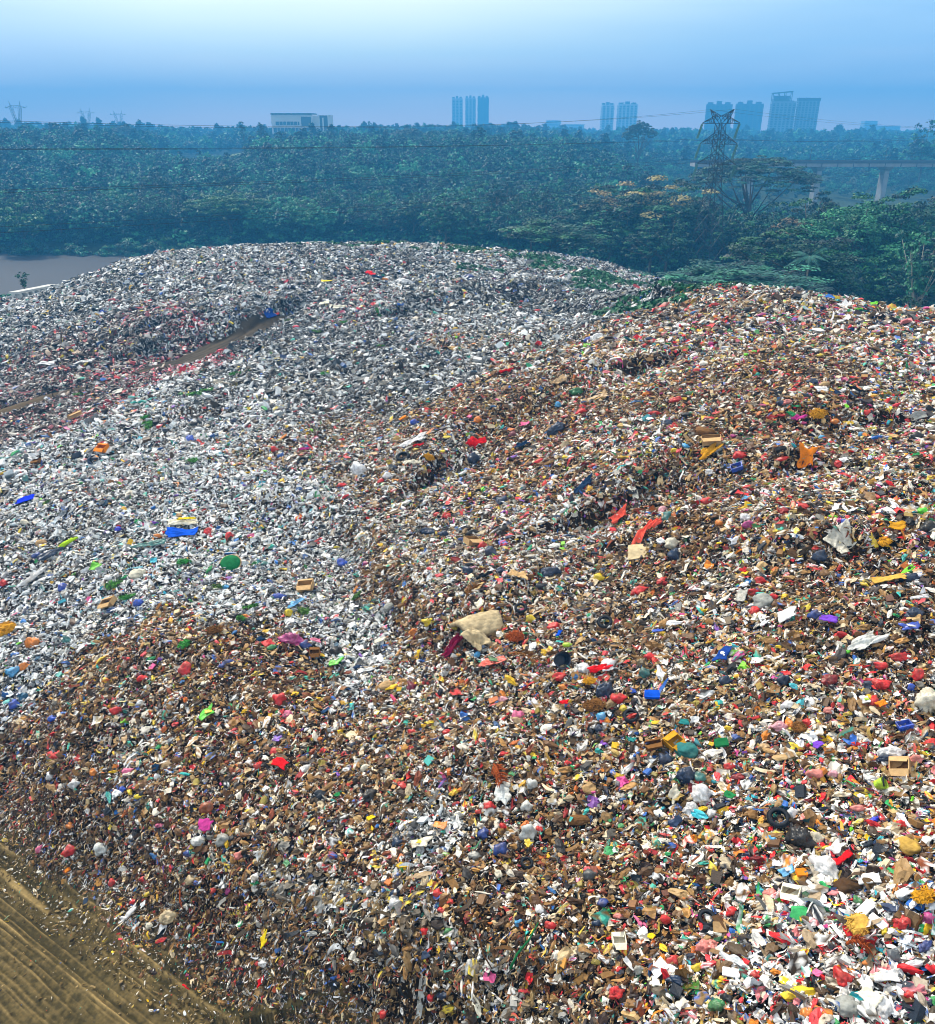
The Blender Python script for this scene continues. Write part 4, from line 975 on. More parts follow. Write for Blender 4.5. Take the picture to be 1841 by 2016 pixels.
def cable(A, z0, zm, ze, label, dirn=-1, r=.024, span=190, q1=83., q2=159., group=None):
    """parabola through A (height z0), height zm at distance q1 and ze at q2 along the line"""
    M = np.array([[q1, q1*q1], [q2, q2*q2]]); a, b = np.linalg.solve(M, [zm-z0, ze-z0]); P = []
    for s in np.linspace(0, span, 48): P.append((A.x+dirn*LD.x*s, A.y+dirn*LD.y*s, z0+a*s+b*s*s))
    mm = MB().tube([Vector(p)-A for p in P], r, 5); o = mm.build('power_cable', M_cable, None, False, A); tag(o, label, 'cable', group)
names = {40.8: 'top', 36.5: 'middle', 32.2: 'lowest'}
for (sg, zt, A) in TIPS:
    dl = {40.8: (A.z, 37.2, 37.8), 36.5: (A.z, 32.6, 33.0), 32.2: (A.z, 28.0, 28.6)}[zt]
    side_ = 'far' if sg > 0 else 'near'
    cable(A, dl[0], dl[1]-(0 if sg < 0 else .3), dl[2]-(0 if sg < 0 else .2), f'{side_} cable of the pair hung from the {names[zt]} pylon arms, leading left', -1, span=215)
    dr_ = {40.8: 37.0, 36.5: 32.4, 32.2: 28.4}[zt]
    cable(A, A.z, (A.z+dr_)/2-.7, dr_, f'{side_} cable of the pair hung from the {names[zt]} pylon arms, leading right', 1, span=150, q1=55., q2=115.)
for i, A in enumerate(ear):
    w = 'far' if i else 'near'
    cable(A, A.z, 40.3-.2*i, 40.9-.1*i, f'thin {w} earth cable leading left from the raised horn of the pylon', -1, .018, span=215)
    cable(A, A.z, 41.2, 39.8, f'thin {w} earth cable leading right from the raised horn of the pylon', 1, .018, span=150, q1=55., q2=115.)

# ------------------------------------------------------------------ viaduct
M_vc = pmat('viaduct_concrete', srgb(140, 142, 142), rough=.85, noise=.25, nscale=.3); M_vd = pmat('dark_parapet', srgb(70, 74, 76), rough=.8, noise=.2, nscale=.5)
vy = 470.0; vz = 23.4
via = empty('viaduct', (95, vy, vz)); tag(via, 'long concrete viaduct with dark parapet crossing behind the right wood', 'bridge')
MB().box(20, 420, -5.2, 5.2, -1.6, 0).build('deck', M_vc, via)
gj = MB()
for k in range(0, 50): gj.box(20+8*k, 20.3+8*k, -5.45, -5.203, -1.65, -.05)
gj.build('girder_joint', M_vd, via)
for sy in (-1, 1): MB().box(20, 420, sy*5.3-.15, sy*5.3+.15, .004, 1.15).build('parapet', M_vd, via)
p0 = at_y(1817*KS, 350*KS, vy)[0]-95; p1 = at_y(1679*KS, 350*KS, vy)[0]-95; spn = p0-p1
for k in range(-2, 6):
    if p0+spn*k < 25: continue
    x = p0+spn*k
    pm = MB().add([(x-1.15,-3,-1.6-26),(x+1.15,-3,-1.6-26),(x+1.15,3,-1.6-26),(x-1.15,3,-1.6-26),(x-1.15,-3,-3.6),(x+1.15,-3,-3.6),(x+1.15,3,-3.6),(x-1.15,3,-3.6)], [(3,2,1,0),(4,5,6,7),(0,1,5,4),(1,2,6,5),(2,3,7,6),(3,0,4,7)])
    po = pm.build('pier', M_vc, via)
    MB().add([(x-1.6,-3.2,-3.6),(x+1.6,-3.2,-3.6),(x+1.6,3.2,-3.6),(x-1.6,3.2,-3.6),(x-2.4,-5,-1.61),(x+2.4,-5,-1.61),(x+2.4,5,-1.61),(x-2.4,5,-1.61)], [(3,2,1,0),(4,5,6,7),(0,1,5,4),(1,2,6,5),(2,3,7,6),(3,0,4,7)]).build('pier_head', M_vc, po)
for k in range(0, 9):       # slim masts on the deck
    x = 40+38*k
    mm = MB().bar((0, 0, 0), (0, 0, 7), .12).bar((0, 0, 6.6), (1.8, 0, 6.8), .08).build('mast', M_vd, None, False, (95+x, vy-4.6, vz)); tag(mm, 'thin dark mast standing on the viaduct deck', 'mast', 'masts along the viaduct')

# ------------------------------------------------------------------ far buildings
M_bw = pmat('pale_wall', srgb(205, 208, 210), rough=.8, noise=.08); M_bg = pmat('window_glass', srgb(48, 84, 110), rough=.25, spec=.6, noise=.15, nscale=.2)
M_bm = pmat('grey_blue_wall', srgb(128, 146, 160), rough=.8, noise=.12, nscale=.1); M_bd = pmat('dark_wall', srgb(70, 84, 98), rough=.7, noise=.1, nscale=.1); M_rf = pmat('roof_sheet', srgb(205, 205, 200), rough=.7, noise=.1, nscale=.2)
def bpx(s0, s1, stop, Y):
    x0 = at_y(s0*KS, stop*KS, Y)[0]; x1, _, zt = at_y(s1*KS, stop*KS, Y); zg = float(height(np.array([(x0+x1)/2]), np.array([Y]))[0]); return x0, x1, zt, zg
x0, x1, zt, zg = bpx(556, 641, 235, 900); W = x1-x0; Hh = zt-zg
rt = empty('office_block', ((x0+x1)/2, 900, zg)); tag(rt, 'wide pale office block with dark glass bands on the left skyline', 'building'); w2_ = W/2
MB().box(-w2_, w2_, 0, 26, -1, Hh).build('wall', M_bw, rt)
xx0, xx1, zt2, _ = bpx(643, 653, 237, 900); MB().box(xx0-rt.location.x-1, xx1-rt.location.x+1, 3, 24, -1, zt2-zg-.6).build('link_wall', M_bw, rt)
y0_, y1_, zt3, _ = bpx(653, 674, 237, 900)
wg = MB().box(y0_-rt.location.x, y1_-rt.location.x, 1, 28, -1, zt3-zg).build('side_wing', M_bd, rt)
MB().box(y0_-rt.location.x-.3, y0_-rt.location.x+1.2, .5, 28.5, -1, zt3-zg+.5).box(y1_-rt.location.x-1.0, y1_-rt.location.x+.3, .5, 28.5, -1, zt3-zg+.5).box(y0_-rt.location.x+3.5, y0_-rt.location.x+5, .6, 1, -1, zt3-zg-2).build('fin', M_bw, wg)
for (za, zb, xa, xb) in ((Hh-9.2, Hh-6.2, -w2_+4, w2_*.35), (Hh-15.5, Hh-11.5, -w2_+1.5, w2_-3), (Hh-21, Hh-18, -w2_+1.5, w2_-3)):
    gb = MB().box(xa, xb, -.25, -.02, za, zb).build('window_band', M_bg, rt); mm = MB(); k = xa+3.5
    while k < xb: mm.box(k-.18, k+.18, -.4, -.252, za, zb); k += 3.5
    mm.build('mullion', M_bw, gb)
MB().box(-w2_-.2, w2_+.2, -.6, 26.2, Hh+.005, Hh+1.1).build('roof_edge', M_bd, rt)
MB().box(w2_*.45, w2_-1.5, -.35, -.02, Hh-10, Hh-2).build('dark_panel', M_bd, rt)
def tower(s0, s1, stop, Y, label, notch=0, strips=5, depth=22, group=None, wall=None, crown_h=3.5):
    x0, x1, zt, zg = bpx(s0, s1, stop, Y); W = x1-x0; H = zt-zg; r = empty('tower_block', ((x0+x1)/2, Y, zg)); tag(r, label, 'building', group)
    MB().box(-W/2, W/2, 0, depth, -2, H).build('wall', wall or M_bw, r)
    for k in range(strips):
        a = -W/2+W*(k+.22)/strips; b = -W/2+W*(k+.78)/strips; g_ = MB().box(a, b, -.3, -.02, 4, H-3).build('window_strip', M_bg, r); f = MB(); z = 7
        while z < H-4: f.box(a, b, -.55, -.302, z, z+1.1); z += 3.4
        f.build('floor_band', wall or M_bw, g_)
    gs = MB(); z = 6
    while z < H-4: gs.box(W/2+.02, W/2+.3, 1.5, depth-1.5, z, z+1.5); gs.box(-W/2-.3, -W/2-.02, 1.5, depth-1.5, z, z+1.5); z += 3.4
    gs.build('side_windows', M_bg, r)
    rf = MB(); n_ = 3
    for k in range(n_): a = -W/2+W*(k+.15)/n_; rf.box(a, a+W/n_*.6, 2, depth-2, H+.01, H+crown_h*(1 if k != 1 else 1.6))
    rf.build('roof_housing', M_bd, r); return r, W, H
tower(928, 950, 202, 2350, 'left one of three hazy slim towers in the middle of the skyline', strips=3)
tower(955.5, 977, 201, 2350, 'middle one of three hazy slim towers in the middle of the skyline', strips=3)
tower(981, 1004, 200, 2300, 'right one of three hazy slim towers, slightly darker than its two neighbours', strips=4, wall=M_bd)
tower(1237, 1262, 215, 2100, 'narrower left tower of the hazy pair left of the pylon', strips=3)
tower(1271, 1310, 214, 2100, 'wider right tower of the hazy pair left of the pylon', strips=5)
tower(1452, 1505, 214, 1800, 'hazy slab tower directly behind the top of the pylon', strips=6, wall=M_bd, depth=6)
tower(1513, 1569, 213, 1800, 'hazy slab tower just right of the pylon top', strips=6, wall=M_bd, depth=6)
r, W, H = tower(1586, 1636, 208, 1500, 'tallest tower with an open stepped frame on its roof, on the right skyline', strips=6, crown_h=1, wall=M_bm, depth=8)
fr = MB(); a0, a1 = -W/2, W*.30; dz = 11
for x in (a0+.5, a0+(a1-a0)*.33, a0+(a1-a0)*.66, a1-.5):
    for y in (.5, 7): fr.box(x-.5, x+.5, y-.5, y+.5, H+.01, H+dz+(x-a0)*.12)
for y in (.5, 7): fr.add([(a0-.2,y-.7,H+dz-.6),(a1+.2,y-.7,H+dz+2),(a1+.2,y+.7,H+dz+2),(a0-.2,y+.7,H+dz-.6),(a0-.2,y-.7,H+dz+1.2),(a1+.2,y-.7,H+dz+4),(a1+.2,y+.7,H+dz+4),(a0-.2,y+.7,H+dz+1.2)], [(3,2,1,0),(4,5,6,7),(0,1,5,4),(1,2,6,5),(2,3,7,6),(3,0,4,7)])
fr.box(a0+3, a1-3, 2.5, 5, H+.01, H+8); fr.build('roof_frame', M_bd, r)
r, W, H = tower(1641, 1685, 203, 1500, 'tall tower with a dark flat top, rightmost of the skyline group', strips=6, crown_h=.8, wall=M_bm, depth=8)
MB().box(-W/2-.5, W/2+.5, -.8, 8.5, H-3, H+1.5).build('roof_band', M_bd, r)
for (s0, s1, st, Y, lb) in [(1776, 1803, 248, 2700, 'faint distant block in the haze far right of the tall towers'), (1122, 1152, 247, 2600, 'faint low block in the haze left of the tower pair'), (1030, 1052, 254, 2600, 'very faint low building just right of the three towers'), (1806, 1850, 258, 2700, 'faint long low building at the right horizon'), (1160, 1200, 255, 2500, 'faint low hall on the horizon beside the tower pair')]:
    x0, x1, zt, zg = bpx(s0, s1, st, Y); W = x1-x0; rr = empty('distant_block', ((x0+x1)/2, Y, zg)); tag(rr, lb, 'building')
    MB().box(-W/2, W/2, 0, 25, -1, zt-zg).build('wall', M_bw, rr); g_ = MB(); z = 3
    while z < zt-zg-2: g_.box(-W/2+2, W/2-2, -.3, -.02, z, z+1.4); z += 3.6
    g_.build('window_band', M_bg, rr)
# small sheds with pale roofs among the far trees
for (dx, dy, Y, w, lb) in [(1130, 297, 520, 9, 'small shed with pale roof half hidden in trees below the tower pair'), (1210, 292, 640, 10, 'pale roofed shed between far trees left of the pylon'), (1372, 287, 560, 8, 'little white gabled house peeping out just left of the pylon'), (1590, 284, 700, 14, 'long pale roof among the trees below the tallest tower'), (1500, 283, 760, 10, 'small pale roof in the far trees right of the pylon'), (745, 262, 900, 22, 'long white roof in the far trees left of the three towers'), (410, 268, 1000, 16, 'low pale roof on the far left plain')]:
    Y = 480.
    while Y < 2900:
        X, _, zt = at_y(dx*KD, dy*KD, Y); zg = float(height(np.array([X]), np.array([Y]), False)[0])
        if zt-zg < 7.5: break
        Y += 15
    w = w*Y/600
    rr = empty('shed', (X, Y, zt-5)); tag(rr, lb, 'shed')
    MB().box(-w/2, w/2, -4, 4, -6, 3.2).build('wall', M_bw, rr)
    MB().add([(-w/2-.4,-4.6,3.0),(w/2+.4,-4.6,3.0),(w/2+.4,0,5),(-w/2-.4,0,5),(-w/2-.4,4.6,3.0),(w/2+.4,4.6,3.0),(-w/2-.4,0,4.7),(w/2+.4,0,4.7)], [(0,1,2,3),(3,2,5,4),(0,6,7,1),(6,4,5,7),(0,3,6),(3,4,6),(1,7,2),(2,7,5)]).build('roof', M_rf, rr)
# far pylons
M_far = pmat('far_steel', srgb(84, 92, 98), rough=.6)
def far_pylon(sx, stop, Y, wpx, label):
    x, _, zt = at_y(sx*KS, stop*KS, Y); zg = float(height(np.array([x]), np.array([Y]))[0]); H = zt-zg; w = wpx*KS/FPX*Y*.92; e = empty('distant_pylon', (x, Y, zg)); tag(e, label, 'pylon'); m = MB(); r = .2
    hw = w*.5; wz = H*.42
    for sx_ in (-1, 1):
        for sy_ in (-1, 1):
            m.bar((sx_*w*.17, sy_*3, 0), (sx_*w*.07, sy_*1.5, wz), r); m.bar((sx_*w*.07, sy_*1.5, wz), (sx_*w*.26, sy_*1.2, H*.86), r); m.bar((sx_*w*.02, sy_*1.2, wz+1), (sx_*w*.15, sy_*1.2, H*.86), r)
    for k in range(6):
        z0, z1 = wz*k/6, wz*(k+1)/6; a0 = w*(.17-.1*k/6); a1 = w*(.17-.1*(k+1)/6)
        m.bar((-a0, -2, z0), (a1, -2, z1), r*.7); m.bar((a0, -2, z0), (-a1, -2, z1), r*.7)
        q0, q1 = k/6, (k+1)/6
        for s_ in (-1, 1): m.bar((s_*w*(.07+.19*q0), 0, wz+(H*.86-wz)*q0), (s_*w*(.03+.12*q1), 0, wz+(H*.86-wz)*q1), r*.7)
    m.build('tower_frame', M_far, e); c = MB()
    for y_ in (-1, 1): c.bar((-hw, 0, H*.86), (hw, 0, H*.86), r); c.bar((-hw, 0, H*.86), (-w*.2, y_, H*.9), r*.8); c.bar((hw, 0, H*.86), (w*.2, y_, H*.9), r*.8); c.bar((-w*.25, y_, H*.91), (w*.25, y_, H*.91), r*.8)
    for k in range(9): xx = -hw+w*k/8; c.bar((xx, 0, H*.86), (xx+w/16, 0, H*.9), r*.6)
    c.build('crossarm', M_far, e)
    for s_ in (-1, 1): MB().bar((s_*w*.24, 0, H*.88), (s_*w*.27, 0, H), r*.8).bar((s_*w*.18, 0, H*.88), (s_*w*.27, 0, H), r*.8).build('horn', M_far, e)
far_pylon(29, 208, 900, 42, 'faint wide-armed pylon at the far left of the skyline, largest of the three')
far_pylon(174, 222, 1150, 36, 'faint wide-armed pylon in the haze, middle one of the three')
far_pylon(241, 227, 1300, 32, 'faint wide-armed pylon in the haze, rightmost of the three on the left')
# ------------------------------------------------------------------ single pieces of rubbish one can point to
CROPS = {'A': (0, 950, .34764), 'B': (640, 950, .34764), 'C': (1280, 950, .34764), 'E': (0, 1500, .34764), 'F': (640, 1500, .34764), 'G': (1280, 1500, .34764),
         'U': (640, 560, .34764), 'V': (1280, 560, .34764), 'T': (0, 600, .34764), 'J': (0, 500, .52146), 'D': (0, 0, 1.0429)}
COLS = {'red': 'd81a22', 'dark red': '8c1620', 'maroon': '7a1238', 'pink': 'f0709c', 'pale pink': 'f2a8b4', 'magenta': 'b83a86', 'purple': '7a48c0', 'navy': '16304e', 'black': '14181e', 'dark blue': '1a3f8a', 'blue': '0f50c4', 'bright blue': '1030d8',
        'sky blue': '4aa8e0', 'teal': '2a7a78', 'green': '2a8048', 'bright green': '58d828', 'dark green': '1c6a3c', 'yellow': 'f2ce20', 'mustard': 'c89020', 'orange': 'e88420', 'gold': 'c8a048', 'tan': 'c4a070', 'brown': '7a5228', 'dark brown': '4a3018',
        'beige': 'cdb890', 'cream': 'e8e0c8', 'white': 'f4f4f0', 'grey': 'a2a49e', 'dark grey': '4a4e50', 'clear': 'd0d4d0', 'salmon': 'ee8a80', 'coral': 'f0604c', 'lime': 'b4dc28', 'silver': 'd4d0c0', 'rust': '9a4a20', 'turquoise': '38c0b4'}
MATS = {}
def grimy(m, dark=False):
    """a film of brown grime over part of the surface"""
    t = m.node_tree; b = t.nodes['Principled BSDF']; lk = b.inputs['Base Color'].links[0].from_socket; tcn = N(t, 'ShaderNodeTexCoord'); oi = N(t, 'ShaderNodeObjectInfo'); va = N(t, 'ShaderNodeVectorMath', operation='ADD')
    t.links.new(tcn.outputs['Object'], va.inputs[0]); t.links.new(oi.outputs['Location'], va.inputs[1]); nz = N(t, 'ShaderNodeTexNoise'); nz.inputs['Scale'].default_value = 3.2; nz.inputs['Detail'].default_value = 6; nz.inputs['Roughness'].default_value = .7; t.links.new(va.outputs[0], nz.inputs['Vector'])
    r = ramp(t, [(.42, (.04 if dark else .10,)*3), (.62, (.20 if dark else .46,)*3)]); t.links.new(nz.outputs[0], r.inputs[0]); t.links.new(mixc(t, r.outputs[0], lk, (.16, .115, .07)), b.inputs['Base Color'])
    return m
def cmat(kind, cname):
    k = (kind, cname)
    if k not in MATS:
        c = hexc(COLS[cname]); c = tuple(min(.84, v) for v in c)
        if kind == 'plastic': m = grimy(pmat(cname.replace(' ', '_')+'_plastic', c, rough=.38, spec=.45, noise=.38, nscale=7, bump=.9, bscale=9), max(c) < .16)
        elif kind == 'cloth': m = pmat(cname.replace(' ', '_')+'_cloth', c, rough=.9, spec=.1, noise=.32, nscale=4, bump=.6, bscale=20)
        elif kind == 'dirty': m = pmat(cname.replace(' ', '_')+'_stained', c, rough=.8, spec=.15, nscale=3.5, bump=.5, bscale=18, color2=tuple(v*.45+.03*w for v, w in zip(c, (1, .8, .5))), detail=6)
        elif kind == 'card': m = pmat(cname.replace(' ', '_')+'_card', c, rough=.85, spec=.1, noise=.2, nscale=6, bump=.25, bscale=24)
        elif kind == 'wood': m = pmat(cname.replace(' ', '_')+'_wood', c, rough=.85, spec=.1, noise=.35, nscale=9, bump=.4, bscale=30)
        elif kind == 'rubber': m = pmat('rubber', srgb(30, 34, 40), rough=.75, spec=.25, noise=.3, nscale=10, bump=.4, bscale=40)
        MATS[k] = m
    return MATS[k]
srng = np.random.default_rng(2024)
def shp_bag(w, asp, hgt=.55, sub=4, knot=True, crump=1.0):
    V0, F = ico(sub); s = srng.uniform(0, 500); n = V0*1.5+s
    rid = 1-2*np.abs(vnoise(n[:, 0]*2.4, n[:, 1]*2.4, n[:, 2]*1.6, 3)); r2 = 1-2*np.abs(vnoise(n[:, 0]*6, n[:, 1]*6, n[:, 2]*4, 4))
    f = 1+.5*vnoise(n[:, 0], n[:, 1], n[:, 2], 1)*crump+.22*rid*crump+.11*r2*crump
    V = V0*f[:, None]; V[:, 2] = np.where(V[:, 2] < 0, V[:, 2]*.6, V[:, 2])
    if knot:
        k = np.clip((V0[:, 0]-.72)/.28, 0, 1); V[:, 1] *= 1-.75*k; V[:, 2] *= 1-.6*k; V[:, 0] += .45*k*k
    return V*np.array([w/2*.92, w*asp/2, w*asp*hgt]), F
def shp_sheet(w, asp, amp=.18, n=26, outline=.25, fold=3.0):
    a = np.linspace(-1, 1, n); A, B = np.meshgrid(a, a); x, y = A.ravel(), B.ravel(); s = srng.uniform(0, 500)
    ed = 1+outline*vnoise2(x*1.4+s, y*1.4)*np.maximum(np.abs(x), np.abs(y)); x2, y2 = x*ed, y*ed
    th = srng.uniform(0, 3.14); u = x*math.cos(th)+y*math.sin(th)
    z = amp*w*(.5*(1-np.abs(vnoise2(u*fold+s, y*.6)))+.35*vnoise2(x*1.6+s, y*1.6)+.12*(1-2*np.abs(vnoise2(x*4+s, y*4))))
    V = np.c_[x2*w/2, y2*w*asp/2, z+.06]; F = []
    for j in range(n-1):
        for i in range(n-1): q = j*n+i; F += [(q, q+1, q+n+1), (q, q+n+1, q+n)]
    F = np.array(F); t = .02; m = len(V)
    Vb = V-np.array([0, 0, t]); rim = []; idx = list(range(n))+[k*n+n-1 for k in range(1, n)]+[(n-1)*n+k for k in range(n-2, -1, -1)]+[k*n for k in range(n-2, 0, -1)]
    for a_, b_ in zip(idx, idx[1:]+idx[:1]): rim += [(a_, a_+m, b_+m), (a_, b_+m, b_)]
    return np.concatenate([V, Vb]), np.concatenate([F, F[:, ::-1]+m, np.array(rim)])
def cast(V, P, rz, tilt):
    """lay a soft shape over the bumps of the ground"""
    c, s = math.cos(rz), math.sin(rz); X = P.x+V[:, 0]*c-V[:, 1]*s; Y = P.y+V[:, 0]*s+V[:, 1]*c
    V = V.copy(); V[:, 2] += (hq(X, Y)-hq(P.x, P.y))*tilt; return V
def normal_at(P):
    e = .5; return Vector((float(-(hq(P.x+e, P.y)-hq(P.x-e, P.y))/(2*e)), float(-(hq(P.x, P.y+e)-hq(P.x, P.y-e))/(2*e)), 1)).normalized()
KD2 = {'bag': ('plastic_bag', 'bag', 'plastic'), 'sheet': ('plastic_sheet', 'plastic sheet', 'plastic'), 'cloth': ('cloth', 'cloth', 'cloth'), 'sack': ('woven_sack', 'sack', 'dirty'), 'tarp': ('tarpaulin', 'tarpaulin', 'cloth'),
       'tyre': ('tyre', 'tyre', 'rubber'), 'box': ('cardboard_box', 'box', 'card'), 'slab': ('foam_slab', 'slab', 'card'), 'plank': ('plank', 'plank', 'wood'), 'bucket': ('bucket', 'bucket', 'plastic'), 'straw': ('straw_bundle', 'straw bundle', 'wood'),
       'frond': ('dry_frond', 'frond', 'wood'), 'rock': ('stone', 'stone', 'dirty'), 'weed': ('weed_tuft', 'weeds', None), 'stick': ('stick', 'stick', 'wood'), 'crate': ('plastic_crate', 'crate', 'plastic'), 'cushion': ('cushion', 'cushion', 'dirty'),
       'rope': ('rope_tangle', 'rope', 'plastic'), 'stool': ('broken_stool', 'stool', 'plastic'), 'mattress': ('folded_mattress', 'mattress', 'dirty'), 'canopy': ('round_cover', 'cover', 'cloth'), 'bottle': ('plastic_can', 'can', 'plastic'), 'wrap': ('wrapper', 'wrapper', 'plastic'), 'panel': ('rigid_sheet', 'board', 'card')}
USED = []
def item(kind, crop, cx, cy, w, asp, rot, cname, label, c2=None, name=None, cat=None, lift=0.0, group=None):
    ox, oy, sc = CROPS[crop]; u, v = (ox+cx*sc)*KS, (oy+cy*sc)*KS
    P, t = hit(u, v); d = ray(u, v); dist = t*1.0; W = w*sc*KS/FPX*t
    # a thing is seen lying back from us: its depth is foreshortened by the slope of the view
    rz = math.radians(rot); nm, ct, mk = KD2[kind]; nm = name or nm; ct = cat or ct; mat = cmat(mk, cname) if mk else None
    USED.append((u, v, P, W)); al = normal_at(P); root = None; flat_q = Vector((0, 0, 1)).rotation_difference(al.lerp(Vector((0, 0, 1)), .3)).to_matrix().to_4x4()
    def place(o, z=0.0, align=True):
        M = Matrix.Translation(P+Vector((0, 0, z)))@(flat_q if align else Matrix())@Matrix.Rotation(rz, 4, 'Z'); o.matrix_world = M
        return o
    def npm(V, F, m, smooth=True, parent=None, nme=None):
        me = np_mesh(nme or nm, V, F, None, smooth); return link(nme or nm, me, m, parent)
    sm = .10
    if kind in ('bag', 'cushion', 'sack'):
        V, F = shp_bag(W, asp, {'bag': .55, 'cushion': .4, 'sack': .42}[kind], 4 if W*FPX/t > 14 else 3, kind == 'bag', {'bag': 1, 'cushion': .45, 'sack': .6}[kind]); o = place(npm(V, F, mat), sm-.04+W*asp*.06)
    elif kind in ('sheet', 'cloth', 'tarp', 'wrap'):
        V, F = shp_sheet(W, asp, {'sheet': .2, 'cloth': .3, 'tarp': .10, 'wrap': .16}[kind], 26 if W > .7 else 14, {'sheet': .5, 'cloth': .45, 'tarp': .25, 'wrap': .35}[kind], 3)
        V = cast(V, P, rz, 1.0); o = npm(V, F, mat); o.location = P+Vector((0, 0, .16)); o.rotation_euler = (0, 0, rz)
        if c2:
            V2, F2 = shp_sheet(W*.55, asp*.8, .14, 14, .4, 3); q = npm(V2+np.array([W*.12, 0, W*.12]), F2, cmat(mk, c2), True, o, 'printed_patch')
    elif kind == 'tyre':
        R = W/2; r = R*.2 if asp > .9 else R*.16; pr = []
        for k in range(15): a = -2.5+5.0*k/14; pr.append((R-r+r*math.cos(a)*1.0, r*.95*math.sin(a)*1.25))
        pr = [(p[0], p[1]) for p in pr]; root = empty(nm, P); m = MB().lathe(pr+[(R-r*1.55, .62*r)][::-1], 40); tr = m.build('carcass', mat, root, True)
        tm_ = MB()
        for k in range(40):
            a = 6.283*k/40; c_, s_ = math.cos(a), math.sin(a)
            for zz_ in (-.55, .1): tm_.bar((c_*(R+.004), s_*(R+.004), zz_*r), (math.cos(a+.06)*(R+.004), math.sin(a+.06)*(R+.004), (zz_+.45)*r), .012+.03*R)
        tm_.build('tread', mat, root)
        tilt = Matrix.Rotation(math.radians(asp*100 % 37-8), 4, 'X'); root.matrix_world = Matrix.Translation(P+Vector((0, 0, sm+r*.8)))@flat_q@Matrix.Rotation(rz, 4, 'Z')@tilt; o = root
    elif kind in ('box', 'crate'):
        root = empty(nm, P); D_ = W*asp; H_ = min(W, D_)*.55; th = .02+.01*W
        m = MB().box(-W/2, W/2, -D_/2, D_/2, 0, th).box(-W/2, W/2, -D_/2, -D_/2+th, th+.001, H_).box(-W/2, W/2, D_/2-th, D_/2, th+.001, H_).box(-W/2, -W/2+th, -D_/2+th+.001, D_/2-th-.001, th+.001, H_).box(W/2-th, W/2, -D_/2+th+.001, D_/2-th-.001, th+.001, H_)
        m.build('body', mat, root)
        if kind == 'box':
            for sg in (-1, 1):
                f = MB().add([(-W/2+.01, 0, 0), (W/2-.01, 0, .02), (W/2-.05, D_*.45, .03), (-W/2+.03, D_*.47, 0), (-W/2+.01, 0, th*.6), (W/2-.01, 0, .02+th*.6), (W/2-.05, D_*.45, .03+th*.6), (-W/2+.03, D_*.47, th*.6)], [(3,2,1,0),(4,5,6,7),(0,1,5,4),(1,2,6,5),(2,3,7,6),(3,0,4,7)])
                fo_ = f.build('flap', mat, root); fo_.location = (0, sg*D_/2*.98, H_+.003); fo_.rotation_euler = (0, 0, 0 if sg > 0 else math.pi); fo_.rotation_euler.x = 2.75 if sg > 0 else -.35
        else:
            m2 = MB()
            for k in range(1, 5): m2.bar((-W/2+W*k/5, -D_/2-.012, .02), (-W/2+W*k/5, -D_/2-.012, H_), .014)
            m2.box(-W/2-.02, W/2+.02, -D_/2-.025, -D_/2-.002, H_-.05, H_+.004); m2.build('rib', mat, root)
        tilt = Matrix.Rotation(.25*math.sin(cx), 4, 'X')@Matrix.Rotation(.2*math.cos(cy), 4, 'Y'); root.matrix_world = Matrix.Translation(P+Vector((0, 0, sm)))@flat_q@Matrix.Rotation(rz, 4, 'Z')@tilt; o = root
    elif kind in ('slab', 'panel'):
        D_ = W*asp; th = .10 if kind == 'slab' else .035; n = 7; a = np.linspace(-1, 1, n); A, B = np.meshgrid(a, a); s = srng.uniform(0, 99); z = .05*W*vnoise2(A.ravel()+s, B.ravel()+s)
        V = np.c_[A.ravel()*W/2*(1+.05*vnoise2(B.ravel()*2+s, 0*B.ravel())), B.ravel()*D_/2*(1+.05*vnoise2(A.ravel()*2+s, 0*A.ravel())), z+th]; F = []
        for j in range(n-1):
            for i in range(n-1): q = j*n+i; F += [(q, q+1, q+n+1), (q, q+n+1, q+n)]
        m_ = len(V); idx = list(range(n))+[k*n+n-1 for k in range(1, n)]+[(n-1)*n+k for k in range(n-2, -1, -1)]+[k*n for k in range(n-2, 0, -1)]; rim = []
        for a_, b_ in zip(idx, idx[1:]+idx[:1]): rim += [(a_, a_+m_, b_+m_), (a_, b_+m_, b_)]
        o = place(npm(np.concatenate([V, V-np.array([0, 0, th])]), np.concatenate([np.array(F), np.array(F)[:, ::-1]+m_, np.array(rim)]), mat, False), sm+.08)
        o.matrix_world = o.matrix_world@Matrix.Rotation(.22*math.sin(cx*1.3), 4, 'Y')@Matrix.Rotation(.18, 4, 'X')
    elif kind in ('plank', 'stick'):
        D_ = max(.07, W*asp)
        if kind == 'plank': m = MB().box(-W/2, W/2, -D_/2, D_/2, 0, .045).add([(W/2, -D_/2, 0), (W/2+.12, -D_*.1, .01), (W/2, -D_*.1, 0), (W/2, -D_/2, .045), (W/2+.12, -D_*.1, .03), (W/2, -D_*.1, .045)], [(0,1,4,3), (1,2,5,4), (3,4,5), (0,2,1)])
        else: m = MB().tube([(-W/2, 0, 0), (-W*.2, W*.03, .05), (W*.15, -W*.02, .08), (W/2, W*.04, .02)], [D_*.5, D_*.45, D_*.35, D_*.2], 7).tube([(W*.05, 0, .06), (W*.22, W*.12, .16)], [D_*.25, D_*.1], 5)
        o = place(m.build(nm, mat, None, kind == 'stick'), sm+.12); o.matrix_world = o.matrix_world@Matrix.Rotation(.12*math.sin(cx), 4, 'Y')
    elif kind in ('bucket', 'bottle'):
        R = W/2; root = empty(nm, P)
